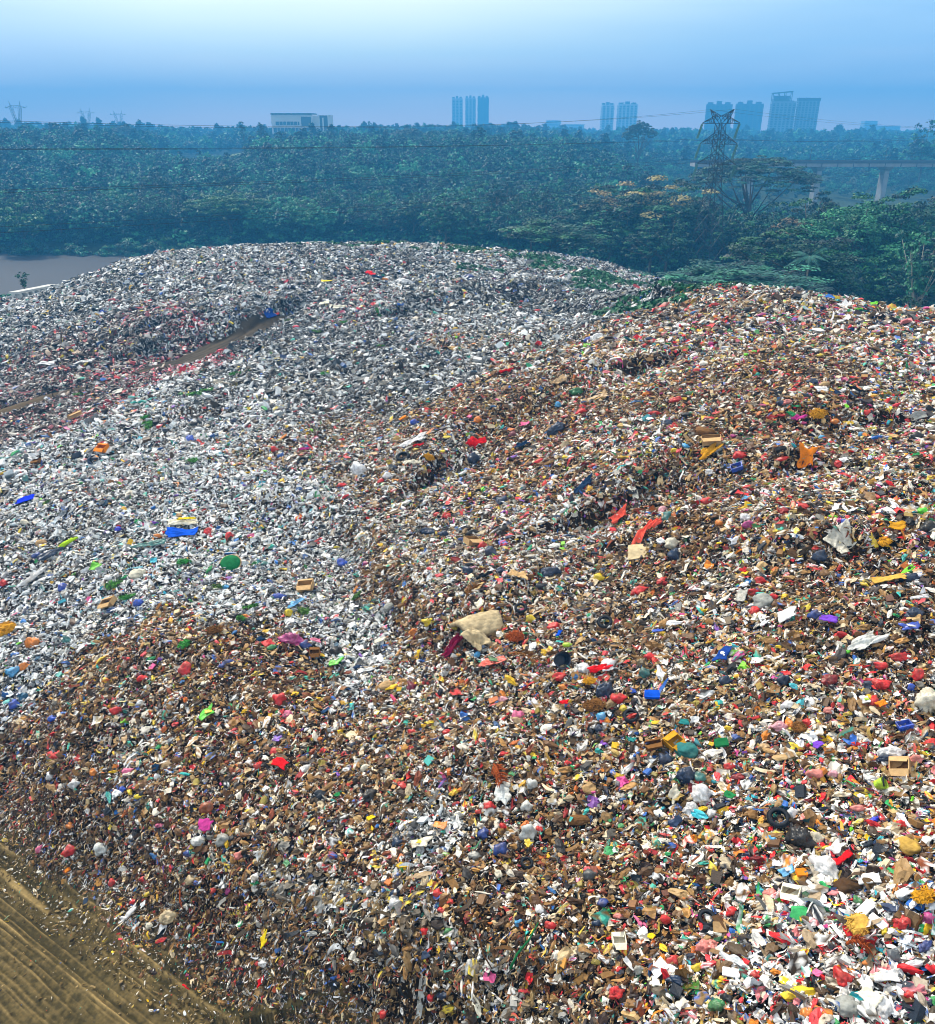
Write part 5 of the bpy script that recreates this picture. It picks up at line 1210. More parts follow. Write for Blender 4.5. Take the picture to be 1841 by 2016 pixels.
        if kind == 'bucket':
            pr = [(0, 0), (R*.72, 0), (R*.78, .1*R), (R*.86, R*.7), (R*.9, R*.72), (R*.9, R*.8), (R*.98, R*1.5), (R*1.06, R*1.52), (R*1.06, R*1.62), (R*.94, R*1.6), (R*.68, .1*R), (0, .1*R)]
            MB().lathe(pr, 26, .04).build('body', mat, root, False)
            hm = MB().tube([(R*1.05*math.cos(a), R*1.05*math.sin(a)*.9, R*1.6+R*.35*math.sin(a)) for a in np.linspace(0, math.pi, 12)], .02+.012*R, 5); hm.build('handle', cmat('rubber', 'black'), root, True)
        else:
            pr = [(0, 0), (R*.5, 0), (R*.56, .1*R), (R*.56, 1.4*R), (R*.45, 1.65*R), (R*.2, 1.8*R), (R*.2, 2*R), (0, 2*R)]; MB().lathe(pr, 18).build('body', mat, root, True); MB().lathe([(0, 2.0*R+.002), (R*.24, 2.0*R+.002), (R*.24, 2.16*R), (0, 2.16*R)], 12).build('cap', cmat('plastic', c2 or 'white'), root)
        root.matrix_world = Matrix.Translation(P+Vector((0, 0, sm+R*.4)))@flat_q@Matrix.Rotation(rz, 4, 'Z')@Matrix.Rotation(1.05 if kind == 'bucket' else 1.5, 4, 'X'); o = root
    elif kind in ('straw', 'rope'):
        m = MB(); nst = 150 if kind == 'straw' else 34; R = W/2
        for k in range(nst):
            a = srng.uniform(0, 6.283); p = srng.uniform(.1, 1); c0 = Vector((R*p*math.cos(a), R*asp*p*math.sin(a), R*.45*math.sqrt(1-p*p*.9)*srng.uniform(.5, 1.1))); th = srng.uniform(0, 6.283); L = R*srng.uniform(.35, .8)
            dv = Vector((math.cos(th), math.sin(th), srng.uniform(-.25, .3)))*L; m.tube([c0-dv*.5, c0+Vector((0, 0, L*.15)), c0+dv*.5], [.010+.006*R]*3, 3)
        core_V, core_F = shp_bag(W*.82, asp, .3, 3, False, .8); b_ = len(m.V); m.V += [tuple(v) for v in core_V]; m.F += [tuple(int(q)+b_ for q in f) for f in core_F]
        o = place(m.build(nm, mat), sm+.05)
    elif kind == 'frond':
        m = MB(); pts_ = [Vector((-W/2+W*k/9, W*.06*math.sin(k*.5), .12+.12*math.sin(k*.35))) for k in range(10)]; m.tube(pts_, [.035]*6+[.025]*4, 5)
        for k in range(44):
            q = pts_[min(9, 1+k*8//44)].lerp(pts_[min(9, 2+k*8//44)], srng.random()); sg = (-1)**k; L = W*asp*.55*srng.uniform(.6, 1.1); e_ = q+Vector((L*.7, sg*L*.7, srng.uniform(-.12, .14)))
            m.tube([q, (q+e_)/2+Vector((0, 0, .05)), e_], [.016, .02, .006], 3)
        o = place(m.build(nm, mat), sm+.08)
    elif kind == 'rock':
        V, F = shp_bag(W, asp, .5, 3, False, .5); o = place(npm(V, F, mat, False), sm)
    elif kind == 'weed':
        aV, aC = [], []
        for k in range(max(10, int(26*asp+12))):
            a = srng.uniform(0, 6.283); r = W/2*srng.random()**.8*(.55+.45*abs(math.sin(a*1.5+cx))); cc = (r*math.cos(a), r*asp*math.sin(a), .04+.05*srng.random()*W); V, C = leaves(cc, .10+.05*W, 11, .05+.02*W, srng, (np.array([.055, .17, .02])*srng.uniform(.5, 1.6)), flat=.7, up=.2); aV.append(V); aC.append(C)
        V = np.concatenate(aV); V = cast(V, P, 0, 1.0); o = link(nm, np_mesh(nm, V, quads(len(V)//4), np.concatenate(aC)), M_leaf); o.location = P+Vector((0, 0, .12))
    elif kind == 'stool':
        root = empty(nm, P); r = .035
        for k in range(3): MB().bar((-W/2+k*W*.33, 0, .1), (-W/2+k*W*.33, -W*.5, .25), r, 6).build('leg', mat, root)
        MB().bar((-W/2-.1, 0, .1), (W/2, 0, .16), r*1.3, 6).build('rail', mat, root); MB().add([(0, W*.15, .2), (W*.5, W*.2, .22), (W*.45, W*.5, .4), (0, W*.15, .16), (W*.5, W*.2, .18), (W*.45, W*.5, .36)], [(0,1,2),(5,4,3),(0,3,4,1),(1,4,5,2),(2,5,3,0)]).build('seat_shard', mat, root)
        root.matrix_world = Matrix.Translation(P+Vector((0, 0, .25)))@Matrix.Rotation(rz, 4, 'Z'); o = root
    elif kind == 'mattress':
        # foam mattress folded over: a bent thick slab standing half up
        n = 30; w2 = W*.60; th = W*.13; V = []; F = []; prof = []
        for k in range(n):
            s = k/(n-1)
            if s < .62: p = (s*W*1.55-W*.35, W*.10+W*.24*math.sin(s*2.3)); 
            prof.append((W*(-.55+1.05*s), W*(.10+.34*math.sin(math.pi*s*.9)**1.2)))
        m_ = 12
        for k in range(n):
            x_, z_ = prof[k]
            for j in range(m_):
                y_ = (-.5+j/(m_-1)); sag = 1-.35*(abs(y_)*2)**3*0; wob = .02*W*math.sin(k*.9+j*1.7)+.012*W*math.sin(k*2.3-j); V.append((x_+.05*W*y_*math.sin(k*.2), y_*w2*2*(1-.06*math.sin(k*.3)), z_+wob-.10*W*abs(y_)**2*2))
        tp = len(V); V += [(v[0], v[1], v[2]-th) for v in V]
        for k in range(n-1):
            for j in range(m_-1): q = k*m_+j; F += [(q, q+m_, q+m_+1, q+1), (tp+q, tp+q+1, tp+q+m_+1, tp+q+m_)]
        for k in range(n-1): q = k*m_; F += [(q, tp+q, tp+q+m_, q+m_)]; q = k*m_+m_-1; F += [(q, q+m_, tp+q+m_, tp+q)]
        for j in range(m_-1): F += [(j, j+1, tp+j+1, tp+j)]; q = (n-1)*m_+j; F += [(q, tp+q, tp+q+1, q+1)]
        root = empty(nm, P); link('cover', pydata('cover', V, F, True), mat, root)
        V2, F2 = shp_sheet(W*.55, .7, .35, 20, .5, 3); f = npm(V2, F2, mat, True, root, 'torn_flap'); f.location = (W*.52, -w2*.75, .1); f.rotation_euler = (.3, .5, .4)
        root.matrix_world = Matrix.Translation(P+Vector((0, 0, .02)))@Matrix.Rotation(rz, 4, 'Z'); o = root
    elif kind == 'canopy':
        root = empty(nm, P); R = W/2; pr = [(0, R*.42)]+[(R*math.sin(a), R*.42*math.cos(a)) for a in np.linspace(.2, 1.5, 9)]+[(R*1.06, -.02), (R*1.0, -.06), (0, -.06)]
        MB().lathe(pr, 20, .02).build('shell', mat, root, False); MB().tube([(R*1.04*math.cos(a), R*1.04*math.sin(a), -.02) for a in np.linspace(0, 6.283, 25)], .04, 5).build('rim', cmat('plastic', c2 or 'tan'), root, True)
        root.matrix_world = Matrix.Translation(P+Vector((0, 0, sm+.08)))@Matrix.Rotation(rz, 4, 'Z')@Matrix.Rotation(.45, 4, 'X'); o = root
    return tag(o, label, ct, group)

ITEMS = [l.strip() for l in '''
mattress|B|985|985|215|.8|-58|beige|large dirty beige mattress folded over, lying on brown waste in the middle
cloth|B|835|1110|150|.35|35|maroon|maroon cloth twisted in a strip, just left of the folded beige mattress
sheet|B|1068|1205|130|.55|-15|coral|orange red printed wrapper sheet with green marks, below the folded mattress|green
straw|B|1200|1050|110|.8|0|rust|clump of rusty brown coconut fibre touching the right side of the folded mattress
frond|B|1250|1190|190|.6|-35|brown|dry brown palm frond spread below the rusty fibre clump
frond|B|945|800|130|.6|60|brown|dry brown frond leaning just above the folded mattress
bucket|B|1462|1200|95|1|20|navy|dark navy ribbed basket lying on its side right of the dry palm frond
bag|B|1462|1275|70|.7|0|red|small red bag directly below the dark navy basket
bag|B|1605|1228|95|.6|-20|white|white bag lying just right of the dark navy basket
cloth|B|1705|1250|130|.4|10|red|red cloth strip between white bags, upper right of the yellow fibre
bag|B|1745|1205|90|.7|20|white|white knotted bag above the red cloth strip
bag|B|1725|1365|95|1.3|-70|navy|tall dark navy stuffed bag standing beside a bright red bag
bag|B|1800|1410|90|.8|0|red|bright red bag touching the tall dark navy bag
straw|B|1640|1315|80|.6|0|mustard|yellowish fibre clump left of the tall dark navy bag
straw|B|1670|1460|130|.8|0|brown|big ball of brown twigs and fibre below the tall dark navy bag
bag|B|1218|1510|68|1|0|pink|round bright pink bag left of the brown twig ball
bag|B|1130|1410|50|.9|0|pale pink|pale pink bag above left of the round bright pink bag
bag|B|590|1335|60|1|20|maroon|small maroon knotted bag low in the mixed waste left of centre
sack|B|440|1330|110|.5|-10|tan|flat tan sack lying left of the small maroon bag
bag|B|150|1130|72|.8|0|black|black bag at the white waste border, left of the mattress by a distance
box|B|20|1135|60|.8|10|brown|brown box with white rim at the edge of the white waste
bag|B|605|1020|75|.7|0|orange|pale orange bag between the yellow bag and the maroon cloth
bag|B|685|950|85|.5|-15|yellow|crumpled yellow bag upper left of the folded mattress
sack|B|455|865|90|.55|0|grey|greyish stuffed sack lying left of the crumpled yellow bag
sheet|B|400|1075|60|.6|20|cream|cream sheet scrap on mixed waste left of the maroon cloth
tyre|B|1235|875|72|1|20|black|thin tyre standing among brown waste above the rusty fibre clump
tyre|B|1730|960|85|1|0|black|thin tyre lying above the red and white bags right of centre
bag|B|1430|980|85|.55|-10|red|red bag with flattened top left of the thin tyre
cloth|B|1225|690|110|.7|-20|tan|tan cloth printed with dark rings, above the thin standing tyre
bag|B|920|655|80|.7|0|navy|navy bag in a row of dark bags above the folded mattress, left one
cloth|B|1010|700|110|.4|30|black|black torn cloth in the row of dark bags above the folded mattress
bag|B|1110|650|60|.6|0|navy|small navy bag at the right of the black torn cloth
bag|B|690|420|100|.5|-25|navy|long navy bag lying at the left end of the dark bag cluster in mid slope
bag|B|780|435|70|.7|0|navy|navy bag touching the right end of the long navy bag
bag|B|945|425|75|.55|10|black|black bag above the small wooden tray in mid slope
box|B|945|490|85|.8|30|tan|tan wooden tray lying tilted among red bags in mid slope
bag|B|1005|500|55|.8|0|red|red bag touching the right side of the tan wooden tray
bag|B|1060|545|70|1|-50|navy|navy bag below right of the tan wooden tray
bag|B|1125|415|95|.5|35|black|black and red bag on the slope right of the wooden tray
bag|B|800|325|55|.8|0|red|bright red bag above the dark bag cluster in mid slope
bag|B|735|315|45|.6|20|red|small red bag left of the bright red bag above the dark cluster
bag|B|1120|240|85|.7|60|navy|dark navy bag hanging on the upper middle slope
cloth|B|1600|170|130|.5|20|navy|navy cloth heap on the upper slope left of the red striped cloth
cloth|B|1810|345|120|.7|20|coral|folded red coral cloth on the upper right slope
bag|B|1695|690|60|.7|0|yellow|tiny yellow bag right of the dark blue bags on the right slope
bag|B|1400|660|110|.6|0|navy|dark blue bag heap on the slope above the yellow green bag
bag|B|1285|935|60|.8|0|yellow|yellow green bag right of the standing thin tyre
bag|B|275|60|80|1.2|70|white|tall crumpled white bag standing on grey brown waste, upper middle
bag|B|445|90|55|.8|0|white|white bag with pink print right of the tall white bag
bag|B|170|140|60|.5|10|red|flat red bag low left of the tall crumpled white bag
bag|B|405|118|38|.8|0|red|small red bag under the white bag with pink print
bag|B|180|600|65|.8|0|blue|dark blue bag on the border of the white waste
bag|B|320|605|55|.5|-20|magenta|magenta scrap of bag right of the dark blue bag at the border
weed|B|265|805|55|.8|0|green|small bright green weed tuft on white waste left of the grey sack
sheet|B|135|1210|85|.5|0|bright green|white and green wrapper sheet on the white waste
cloth|B|1750|1250|60|.5|0|white|white cloth end to the right of the red cloth strip
bottle|B|1485|1100|50|1|70|lime|yellow green plastic bottle right of the rusty fibre clump|lime
tarp|A|150|235|115|.5|10|bright blue|crumpled bright blue plastic sheet lying on the far left white waste
tarp|A|1082|435|165|.5|12|blue|large blue tarpaulin spread on the white waste, with a white top strip
tarp|A|1090|372|170|.28|8|cream|torn cream banner with yellow end lying directly above the large blue tarpaulin|yellow
canopy|A|1362|612|120|1|0|dark green|dark green domed cover with a tan rim on the white waste|tan
weed|A|1085|600|85|.8|0|green|clump of spiky green weeds growing beside the pale boulder
rock|A|815|675|95|.75|20|cream|big pale boulder lying on the white waste
stick|A|415|490|110|.28|50|lime|pair of thick pale green banana stems on the left slope
sheet|A|310|560|130|.35|50|navy|dark navy sheet strip lying below the green banana stems
bag|A|230|560|70|.6|0|dark blue|dark blue bag left of the navy sheet strip
rock|A|245|485|65|.6|0|tan|tan lump above the dark blue bag on the left slope
sheet|A|185|720|150|.25|65|white|long white sheet strip on the left slope
bag|A|25|720|50|.8|0|red|red and yellow bag at the left edge of the photo
weed|A|670|735|120|.5|35|green|bright green weeds growing in a strip left of the small board
weed|A|1290|750|90|.6|0|green|round bright green weed patch right of the pale boulder
weed|A|760|810|110|.5|0|green|sparse green weeds just below the strip of weeds
weed|A|1480|870|110|.4|0|green|low green weeds above the black bag on the white waste
weed|A|1430|935|70|.7|0|green|green weeds touching the right side of the black bag on white waste
bag|A|1380|915|75|.5|-15|black|black bag with green weeds at its right side
weed|A|1800|895|70|.8|0|green|bright green weed clump by the purple and pink bags
weed|A|1090|1090|75|.6|0|green|green weeds on the brown mound's top edge
weed|A|275|248|45|.7|0|green|small dark green weed right of the bright blue plastic sheet
weed|J|770|600|150|.3|0|green|long bright green weed patch with an orange rag in mid white waste
weed|J|310|600|50|.6|0|green|green weed patch beside the hollow's dirt track
weed|J|360|660|40|.6|0|green|small green weed patch upper left on white waste
weed|J|585|720|55|.7|0|green|bright green weed patch below a yellow weed tuft
weed|J|575|690|40|.5|0|green|yellow green weed tuft above the bright green weed patch
weed|J|760|862|45|.6|0|green|bright green weeds left of the flat tyre
weed|J|1255|355|40|.6|0|green|little green weed tuft in the grey far waste
weed|J|1280|520|45|.5|0|green|lone green weed patch in grey waste right of centre
weed|J|1345|318|60|.4|0|green|row of small green weeds on the far grey waste
weed|J|925|520|80|.3|0|green|faint green weeds on the grey waste, left of middle
weed|J|1500|410|40|.5|0|green|small weed in the middle of the far grey waste
weed|J|1135|308|45|.4|0|green|green weeds at the upper end of the mud track
weed|J|1490|280|40|.5|0|green|tiny weed right of the white foam heap
weed|D|620|655|26|.5|0|green|isolated green weeds above the grey far waste, centre
tyre|J|1192|865|42|1|0|black|flat black tyre lying on pale waste, upper middle
tyre|J|755|528|30|1|0|black|small dark tyre in the white waste left of the track bend
box|A|650|845|95|.6|-12|tan|light wooden board box lying on the white waste under the weed strip
box|A|1810|750|90|.8|0|tan|light brown cardboard box on white waste
plank|A|940|875|55|.3|85|brown|short reddish brown board standing on the white waste
sheet|A|880|505|150|.4|10|teal|teal plastic net lying left below the large blue tarpaulin
bag|A|1355|445|50|.8|0|red|red bag right of the large blue tarpaulin
bag|A|1640|800|85|.4|15|blue|long blue bag on the white waste right of the weeds
bag|A|1725|1055|130|.55|-10|magenta|purple pink crumpled bag on the white waste
bag|A|1800|1085|75|.6|0|dark blue|dark blue bag touching the purple pink bag
bag|A|1600|1105|65|.6|30|green|mint green bag left of the purple pink bag
sheet|A|1740|855|90|.6|60|sky blue|pale blue plastic piece above the weed clump by the purple bag
bag|A|370|750|55|.9|0|blue|blue bag on the left white slope
straw|A|30|1000|120|1|0|mustard|large round bundle of golden straw cut by the left edge
bag|A|200|1080|65|1.2|60|orange|orange bag stack on the left white slope right of the straw bundle
bag|A|390|1060|55|.8|0|teal|teal bag right of the orange bag stack
bag|A|700|400|45|.7|30|bright blue|small vivid blue bag left of the teal plastic net
bag|A|80|1245|90|.6|20|sky blue|sky blue bag near the left edge on the white slope
bag|A|85|1440|65|.9|0|blue|blue bag at the left edge above the brown slope
bag|A|140|1215|70|.5|25|orange|orange strip bag next to the sky blue bag
bag|A|310|1520|55|.8|0|blue|small blue bag on the brown mound's left flank
bag|A|1095|1235|85|.8|-30|red|dull red bag on the brown mound, right of centre
bag|A|685|1475|70|.8|0|red|round red bag in the brown mound, left
bag|A|840|1285|60|.6|0|red|red bag on the top of the brown mound
bag|A|1650|1410|75|.9|20|red|bright red bag at the right end of the brown mound
bag|A|1340|1200|85|.6|20|dark blue|dark blue cloth bag on the brown mound's right shoulder
wrap|A|1225|1505|75|.9|30|bright green|green wrapper with yellow print in the brown waste|yellow
straw|A|1270|1010|110|.6|0|brown|patch of brown twigs at the top of the brown mound
bag|A|1700|1500|65|.6|0|pink|pink bag on the brown waste below the bright red bag
sheet|T|285|475|110|.45|-35|navy|long black sheet on the dark waste slope at far left
sheet|T|280|435|95|.35|0|white|white sheet lying directly above the long black sheet
sheet|T|490|430|100|.35|10|white|white and lilac sheet heap right of the long black sheet
bag|T|435|450|50|.7|0|navy|round navy bag at the left of the white and lilac sheets
bag|T|605|122|50|.4|0|blue|flat blue bag on the far left mound
bag|T|480|122|55|.4|0|black|flat black bag on the far left mound
cloth|T|1595|135|50|1.2|-60|dark blue|dark blue cloth hanging at the head of the mud track
box|T|610|940|60|.9|-10|orange|orange box with tan side on the white waste
box|T|220|1015|50|.7|0|brown|brown woven box on the upper left white waste
sheet|T|830|668|110|.25|5|turquoise|pale green sheet lying in the white waste
sheet|T|955|672|60|.4|0|sky blue|light blue sheet at the end of the pale green sheet
box|T|450|745|75|.6|40|tan|small wooden frame with pale tray on the white waste
panel|T|695|598|70|.5|0|silver|corrugated pale sheet panel near the hollow track
bag|T|1125|880|60|.9|60|blue|blue bag on the white waste, upper middle
bag|T|1620|935|45|.8|0|red|red bag above left of the flat black tyre
cloth|T|1805|945|75|.3|15|magenta|magenta cloth strip above the flat black tyre
tarp|U|88|60|62|.5|0|yellow|yellow plastic sheet lying on the far grey mound
bag|U|432|45|45|.5|0|orange|orange bag right of dark cloths on the far mound
cloth|U|390|40|70|.5|-30|navy|dark cloth heap left of the orange bag on the far mound
cloth|U|350|18|60|.6|-30|red|faded red cloth heap on the far mound top
bag|U|540|62|90|.4|-5|white|long white bag on the far mound
bag|U|930|30|70|.4|0|dark blue|dark blue sheet bag on the far mound's dark heap
bag|U|850|90|55|.5|0|grey|round grey bag in the dark heap of the far mound
bag|U|870|60|80|.5|0|dark brown|dark brown rag heap on the far mound
slab|U|75|190|60|.4|0|cream|cream foam block in the far grey hollow
slab|U|155|212|100|.25|-5|cream|long cream foam slab lying beside the cream foam block
bag|U|605|895|48|.8|0|blue|blue plastic box-like bag left of the red cloths, mid slope
slab|U|540|875|45|.4|10|orange|orange flat piece left of the blue bag in mid slope
cloth|U|965|1035|160|.3|32|red|long bright red cloth strip running up the middle slope
bag|U|950|1115|60|1.5|-75|navy|dark bag hanging below the long bright red cloth strip
cloth|U|625|1040|75|.3|10|red|red cloth strip on a white sheet left of the long red strip
sheet|U|620|1010|150|.4|25|white|long white sheet folded above the red cloth strip
tyre|U|540|1100|80|1|0|black|black tyre half buried left of the cream sheet
sheet|U|610|1140|110|.3|-20|cream|cream sheet strip next to the half buried tyre
straw|U|695|1105|60|.7|0|mustard|golden straw clump right of the half buried tyre
bag|U|1455|935|120|.6|20|navy|big navy bag with spread arms on the upper slope
bag|U|1190|970|55|.7|0|maroon|dark red and black bag left of the big navy bag
cloth|U|1240|1040|90|.7|0|navy|navy cloth patch below the dark red and black bag
sheet|U|1450|665|120|.35|20|tan|tan dirty sheet on the brown ridge
sheet|U|1690|755|100|.5|-10|tan|tan paper sheet heap on the upper right slope
bag|U|1560|715|75|.6|0|dark green|dark green cloth bag right of the tan dirty sheet
bag|U|1590|830|70|.5|0|red|bright red bag below the tan paper heap
bag|U|1680|390|80|.5|15|white|white sheet bag on a blue one near the crest
bag|U|1635|405|60|.6|0|blue|blue and black bag left of the white sheet bag near the crest
bag|U|1330|545|50|.7|0|white|white bag on the ridge left of the crest
bag|U|1010|462|60|.5|0|navy|dark bag at the border of the grey and brown waste
cloth|U|1150|600|90|.25|15|red|row of red rags on the ridge under the white bag
bag|U|500|1000|30|1.6|80|gold|upright gold scrap above the half buried tyre
bag|U|1495|1100|40|.6|20|yellow|yellow bag on the slope under the big navy bag
tarp|V|120|150|90|.25|0|blue|flat blue sheet near the white waste at the left end of the crest
sheet|V|105|190|120|.4|0|white|grey white sheet heap below the flat blue sheet at the crest
bag|V|535|198|60|.35|0|red|red bag on the crest under the trees
bag|V|820|255|60|.4|0|magenta|magenta and black bag on the upper crest slope
bag|V|735|230|45|.9|0|black|black bag left of the magenta and black bag
bag|V|1025|275|40|.7|0|red|small red bag right of the magenta and black bag
bag|V|215|315|40|.5|0|red|red bag in a black and red row at the upper left of the crest slope
bag|V|265|320|55|.5|0|black|black bag right of the red bag in the upper row
bag|V|120|440|60|.4|0|red|red and black bag on the left part of the crest slope
bag|V|470|585|45|.6|0|blue|blue bag touching a red one on the upper right slope
bag|V|430|590|50|.5|0|red|red bag left of the touching blue bag
bag|V|180|620|65|.5|0|black|black bag on the slope left of the red and blue pair
bag|V|770|475|55|.3|10|bright green|bright green bag scrap below the crest
bag|V|1165|500|50|.5|0|yellow|yellow bag scrap below the crest, right
bag|V|1625|438|60|.5|0|black|grey black bag near the right edge below the crest
bag|V|1110|655|65|.6|0|navy|navy and magenta bag in the middle of the right slope
bag|V|1025|680|55|.7|0|red|red bag left of the navy and magenta bag
bag|V|1000|708|55|.5|0|red|red bag just below the other red bag beside the white star-shaped sheet
sheet|V|1170|715|70|.7|0|white|white pointed sheet right of two red bags
bag|V|310|760|85|.5|15|red|bright red bag at the left of the right slope
bag|V|135|725|50|.5|10|orange|orange bag with a red neighbour on the right slope's left
bag|V|395|720|65|.4|0|green|green sheet bag beside red bags
bag|V|965|775|65|.5|0|salmon|pinkish bag beside a navy bag on the right slope
bag|V|925|780|45|.9|0|navy|navy bag left of the pinkish bag
cloth|V|1030|885|80|.4|-5|magenta|light magenta cloth left of the straw heap
straw|V|1145|855|110|.7|0|mustard|big golden straw heap on the upper right slope
bag|V|1245|890|60|.5|0|orange|orange bag right of the big golden straw heap
bag|V|875|862|60|.5|0|red|red bag left of the light magenta cloth
bag|V|930|850|55|.3|-10|red|thin red bag right of the red bag by the magenta cloth
bag|V|185|840|75|.4|10|red|red bag above the navy bag at left of the right slope
bag|V|365|850|65|.6|0|black|round black bag above the brown sack
bag|V|250|905|80|.5|-15|navy|navy bag with a small red bag at its right
bag|V|300|920|50|.6|0|red|small red bag touching the navy bag
sack|V|480|955|110|.6|-25|brown|brown dirty sack above the cardboard box on the right slope
box|V|520|1020|110|.7|-12|tan|brown cardboard box sealed with a strip, on the right slope
bag|V|545|1058|50|.6|0|white|small white bag below the brown cardboard box
cloth|V|505|1090|120|.55|25|mustard|mustard yellow cloth bundle below the brown cardboard box
bag|V|680|1090|75|.8|-30|red|vivid red bag right of the mustard cloth bundle
bag|V|640|975|45|.6|0|magenta|magenta red bag right of the brown cardboard box
bag|V|300|1060|55|.5|0|yellow|dull yellow bag left of the mustard cloth bundle
bag|V|135|995|55|.5|0|red|red bag far left of the brown cardboard box
bag|V|1735|980|85|.7|0|black|big black bag near the right edge of the upper slope
bag|V|1670|970|55|.5|10|red|red bag touching the left side of the big black bag
bag|V|1660|1000|45|.6|0|white|white bag under the red bag beside the big black bag
cloth|V|1070|1145|100|.5|-25|orange|orange cloth with points on the right slope
bag|V|1165|1048|60|.5|0|orange|light orange bag above the pointed orange cloth
bag|V|935|1110|80|.35|-15|red|red bag left of the light orange bag
bag|V|1270|1140|55|.7|0|red|red and white bag right of the pointed orange cloth
crate|V|672|1170|50|1.3|80|blue|blue plastic crate with a grey one beside it
sack|V|1430|685|90|.35|0|grey|grey sack roll on the right slope
cloth|V|1370|720|110|.4|-20|black|black cloth heap under the grey sack roll
sheet|V|1740|870|90|.4|10|grey|grey metal sheet near the right edge
bag|V|1160|665|40|.5|0|magenta|small magenta bag touching the navy bag
frond|V|1750|1165|110|.7|-40|dark brown|dark brown dry leaves and board at the right edge
bag|V|1405|965|40|.7|0|sky blue|light blue bag on the right part of the slope
box|V|560|1000|40|.6|20|salmon|pinkish red carton touching the brown cardboard box
cloth|C|120|430|170|.35|15|coral|coral red cloth strips on the slope left of the pale board
panel|C|95|545|100|1.4|70|beige|beige board leaning on the slope under the coral cloth strips
bag|C|300|560|70|1.1|-60|navy|navy bag right of the leaning beige board
bag|C|285|500|85|.9|0|cream|cream crumpled bag above the navy bag
bag|C|260|335|75|.7|-30|teal|teal bag below a pale pink round bag
bag|C|232|295|60|.7|0|pale pink|pale pink round bag above the teal bag
bag|C|735|378|80|.6|0|magenta|vivid magenta bag below a white bag on the right slope
bag|C|715|335|75|.6|0|white|white bag touching the top of the vivid magenta bag
bag|C|490|242|70|.6|0|red|red bag above the magenta bag to its left
bag|C|735|155|60|.5|0|red|red bag above the white bag on the right slope
bag|C|1760|300|75|.6|10|bright green|bright green bag near the right edge
sheet|C|1285|510|130|.9|25|silver|silver white foil sheet standing open on the right slope
tarp|C|1565|715|180|.55|-15|gold|golden metallic sheet lying beside a dark bag at right
bag|C|1675|700|120|.5|-5|navy|big dark navy bag right of the golden metallic sheet
stool|C|1740|850|90|.5|10|white|broken white plastic frame with legs at the right edge
bag|C|1710|910|95|.8|0|navy|dark bag heap under the broken white frame
bag|C|1160|570|90|.7|0|navy|dark blue bag left of the silver foil sheet
cloth|C|1600|410|110|.6|-30|mustard|knotted yellow cloth at the right edge, above the foil sheet
straw|C|1540|490|70|1|0|mustard|upright yellow brown straw bundle right of the silver foil sheet
bag|C|1800|400|90|.8|30|black|black bag at the right edge below the bright green bag
sack|C|830|840|120|.8|-40|grey|big grey sack with red bags at its sides
bag|C|775|885|85|.5|35|red|red bag leaning on the lower left of the big grey sack
bag|C|760|775|60|.6|0|red|pink red bag above the big grey sack
bag|C|890|805|60|.7|0|red|pink red bag on the right of the big grey sack
sheet|C|690|820|85|.6|60|grey|grey green sheet left of the big grey sack
bag|C|90|775|90|.6|10|red|big red bag at the left of the right field, lying on brown waste
bag|C|225|710|70|.5|35|red|red bag above right of the big red bag
bag|C|460|885|45|.8|0|yellow|yellow bag left of the grey green sheet
sheet|C|965|930|90|.8|0|white|white crumpled sheet below right of the big grey sack
bag|C|1130|910|80|.7|10|dark blue|dark blue rice bag right of the white crumpled sheet|gold
cloth|C|1195|960|100|.5|-35|purple|blue violet wrapper strips below the dark blue rice bag
cloth|C|580|1170|110|.7|60|dark blue|blue and white striped cloth bundle in the middle right|white
bag|C|155|1160|65|.6|0|red|red bag left of the blue and white striped cloth
bag|C|125|1260|50|1.6|80|teal|dark teal long bag left of the white triangle sheet
sheet|C|780|1205|70|.8|-30|white|white triangular card right of the blue striped cloth
bag|C|1620|1165|110|.45|-8|red|long red bag above the red pair at right
bag|C|1515|1212|80|.6|-20|red|round red bag left below the long red bag
bag|C|1740|1270|80|.8|40|red|red bag right of the navy and red pair
bag|C|1515|1325|95|.7|10|red|large red bag touching a navy bag
bag|C|1440|1330|60|.9|0|navy|navy bag touching the left of the large red bag
bag|C|1215|1300|110|.6|20|dark red|dark red bag left of the navy bag
sheet|C|1420|1100|170|.5|15|clear|large pale translucent sheet crumpled at right
bag|C|1320|1130|50|.5|0|bright green|green scrap at the left of the pale translucent sheet
bag|C|940|1300|70|1|55|navy|navy bag with a red edge right of centre
slab|C|165|1400|85|.6|-5|blue|dark blue foam piece at left of the right field
tyre|C|42|1515|88|1|0|black|thick black tyre with white rubbish inside
bag|C|1790|1430|150|.9|0|cream|huge cream crumpled bag cut by the right edge
crate|C|1658|1580|80|.7|0|blue|bright blue plastic box below left of the huge cream bag
bag|C|965|1445|75|.7|0|white|white bag with grey marks above the dark board
bag|C|1080|1550|55|.8|0|red|red bag left of the bright blue plastic box
bag|C|910|1575|100|.5|0|pale pink|white and red striped bag, lower middle right
straw|C|1035|1590|80|1|0|brown|brown coconut husk beside the striped bag
bag|C|1210|1475|60|.7|0|salmon|salmon round bag above the brown coconut husk
bag|C|1475|1420|80|.6|50|red|long pink red bag beside a printed card
wrap|C|1422|1435|45|1|0|white|white card with green and yellow print beside the long pink red bag|lime
bag|C|595|1300|70|.8|-20|navy|navy cloth bag left of the navy bag with red edge
sheet|C|1680|1005|80|.5|-10|blue|blue and white sheet at the right edge|white
wrap|C|200|1022|60|.4|0|blue|small blue packet in the brown waste at left
bag|C|1285|1030|75|.6|-15|red|red bag above the pale translucent sheet
bag|G|460|410|125|.95|0|white|big round white bag, largest of the three white bags at left
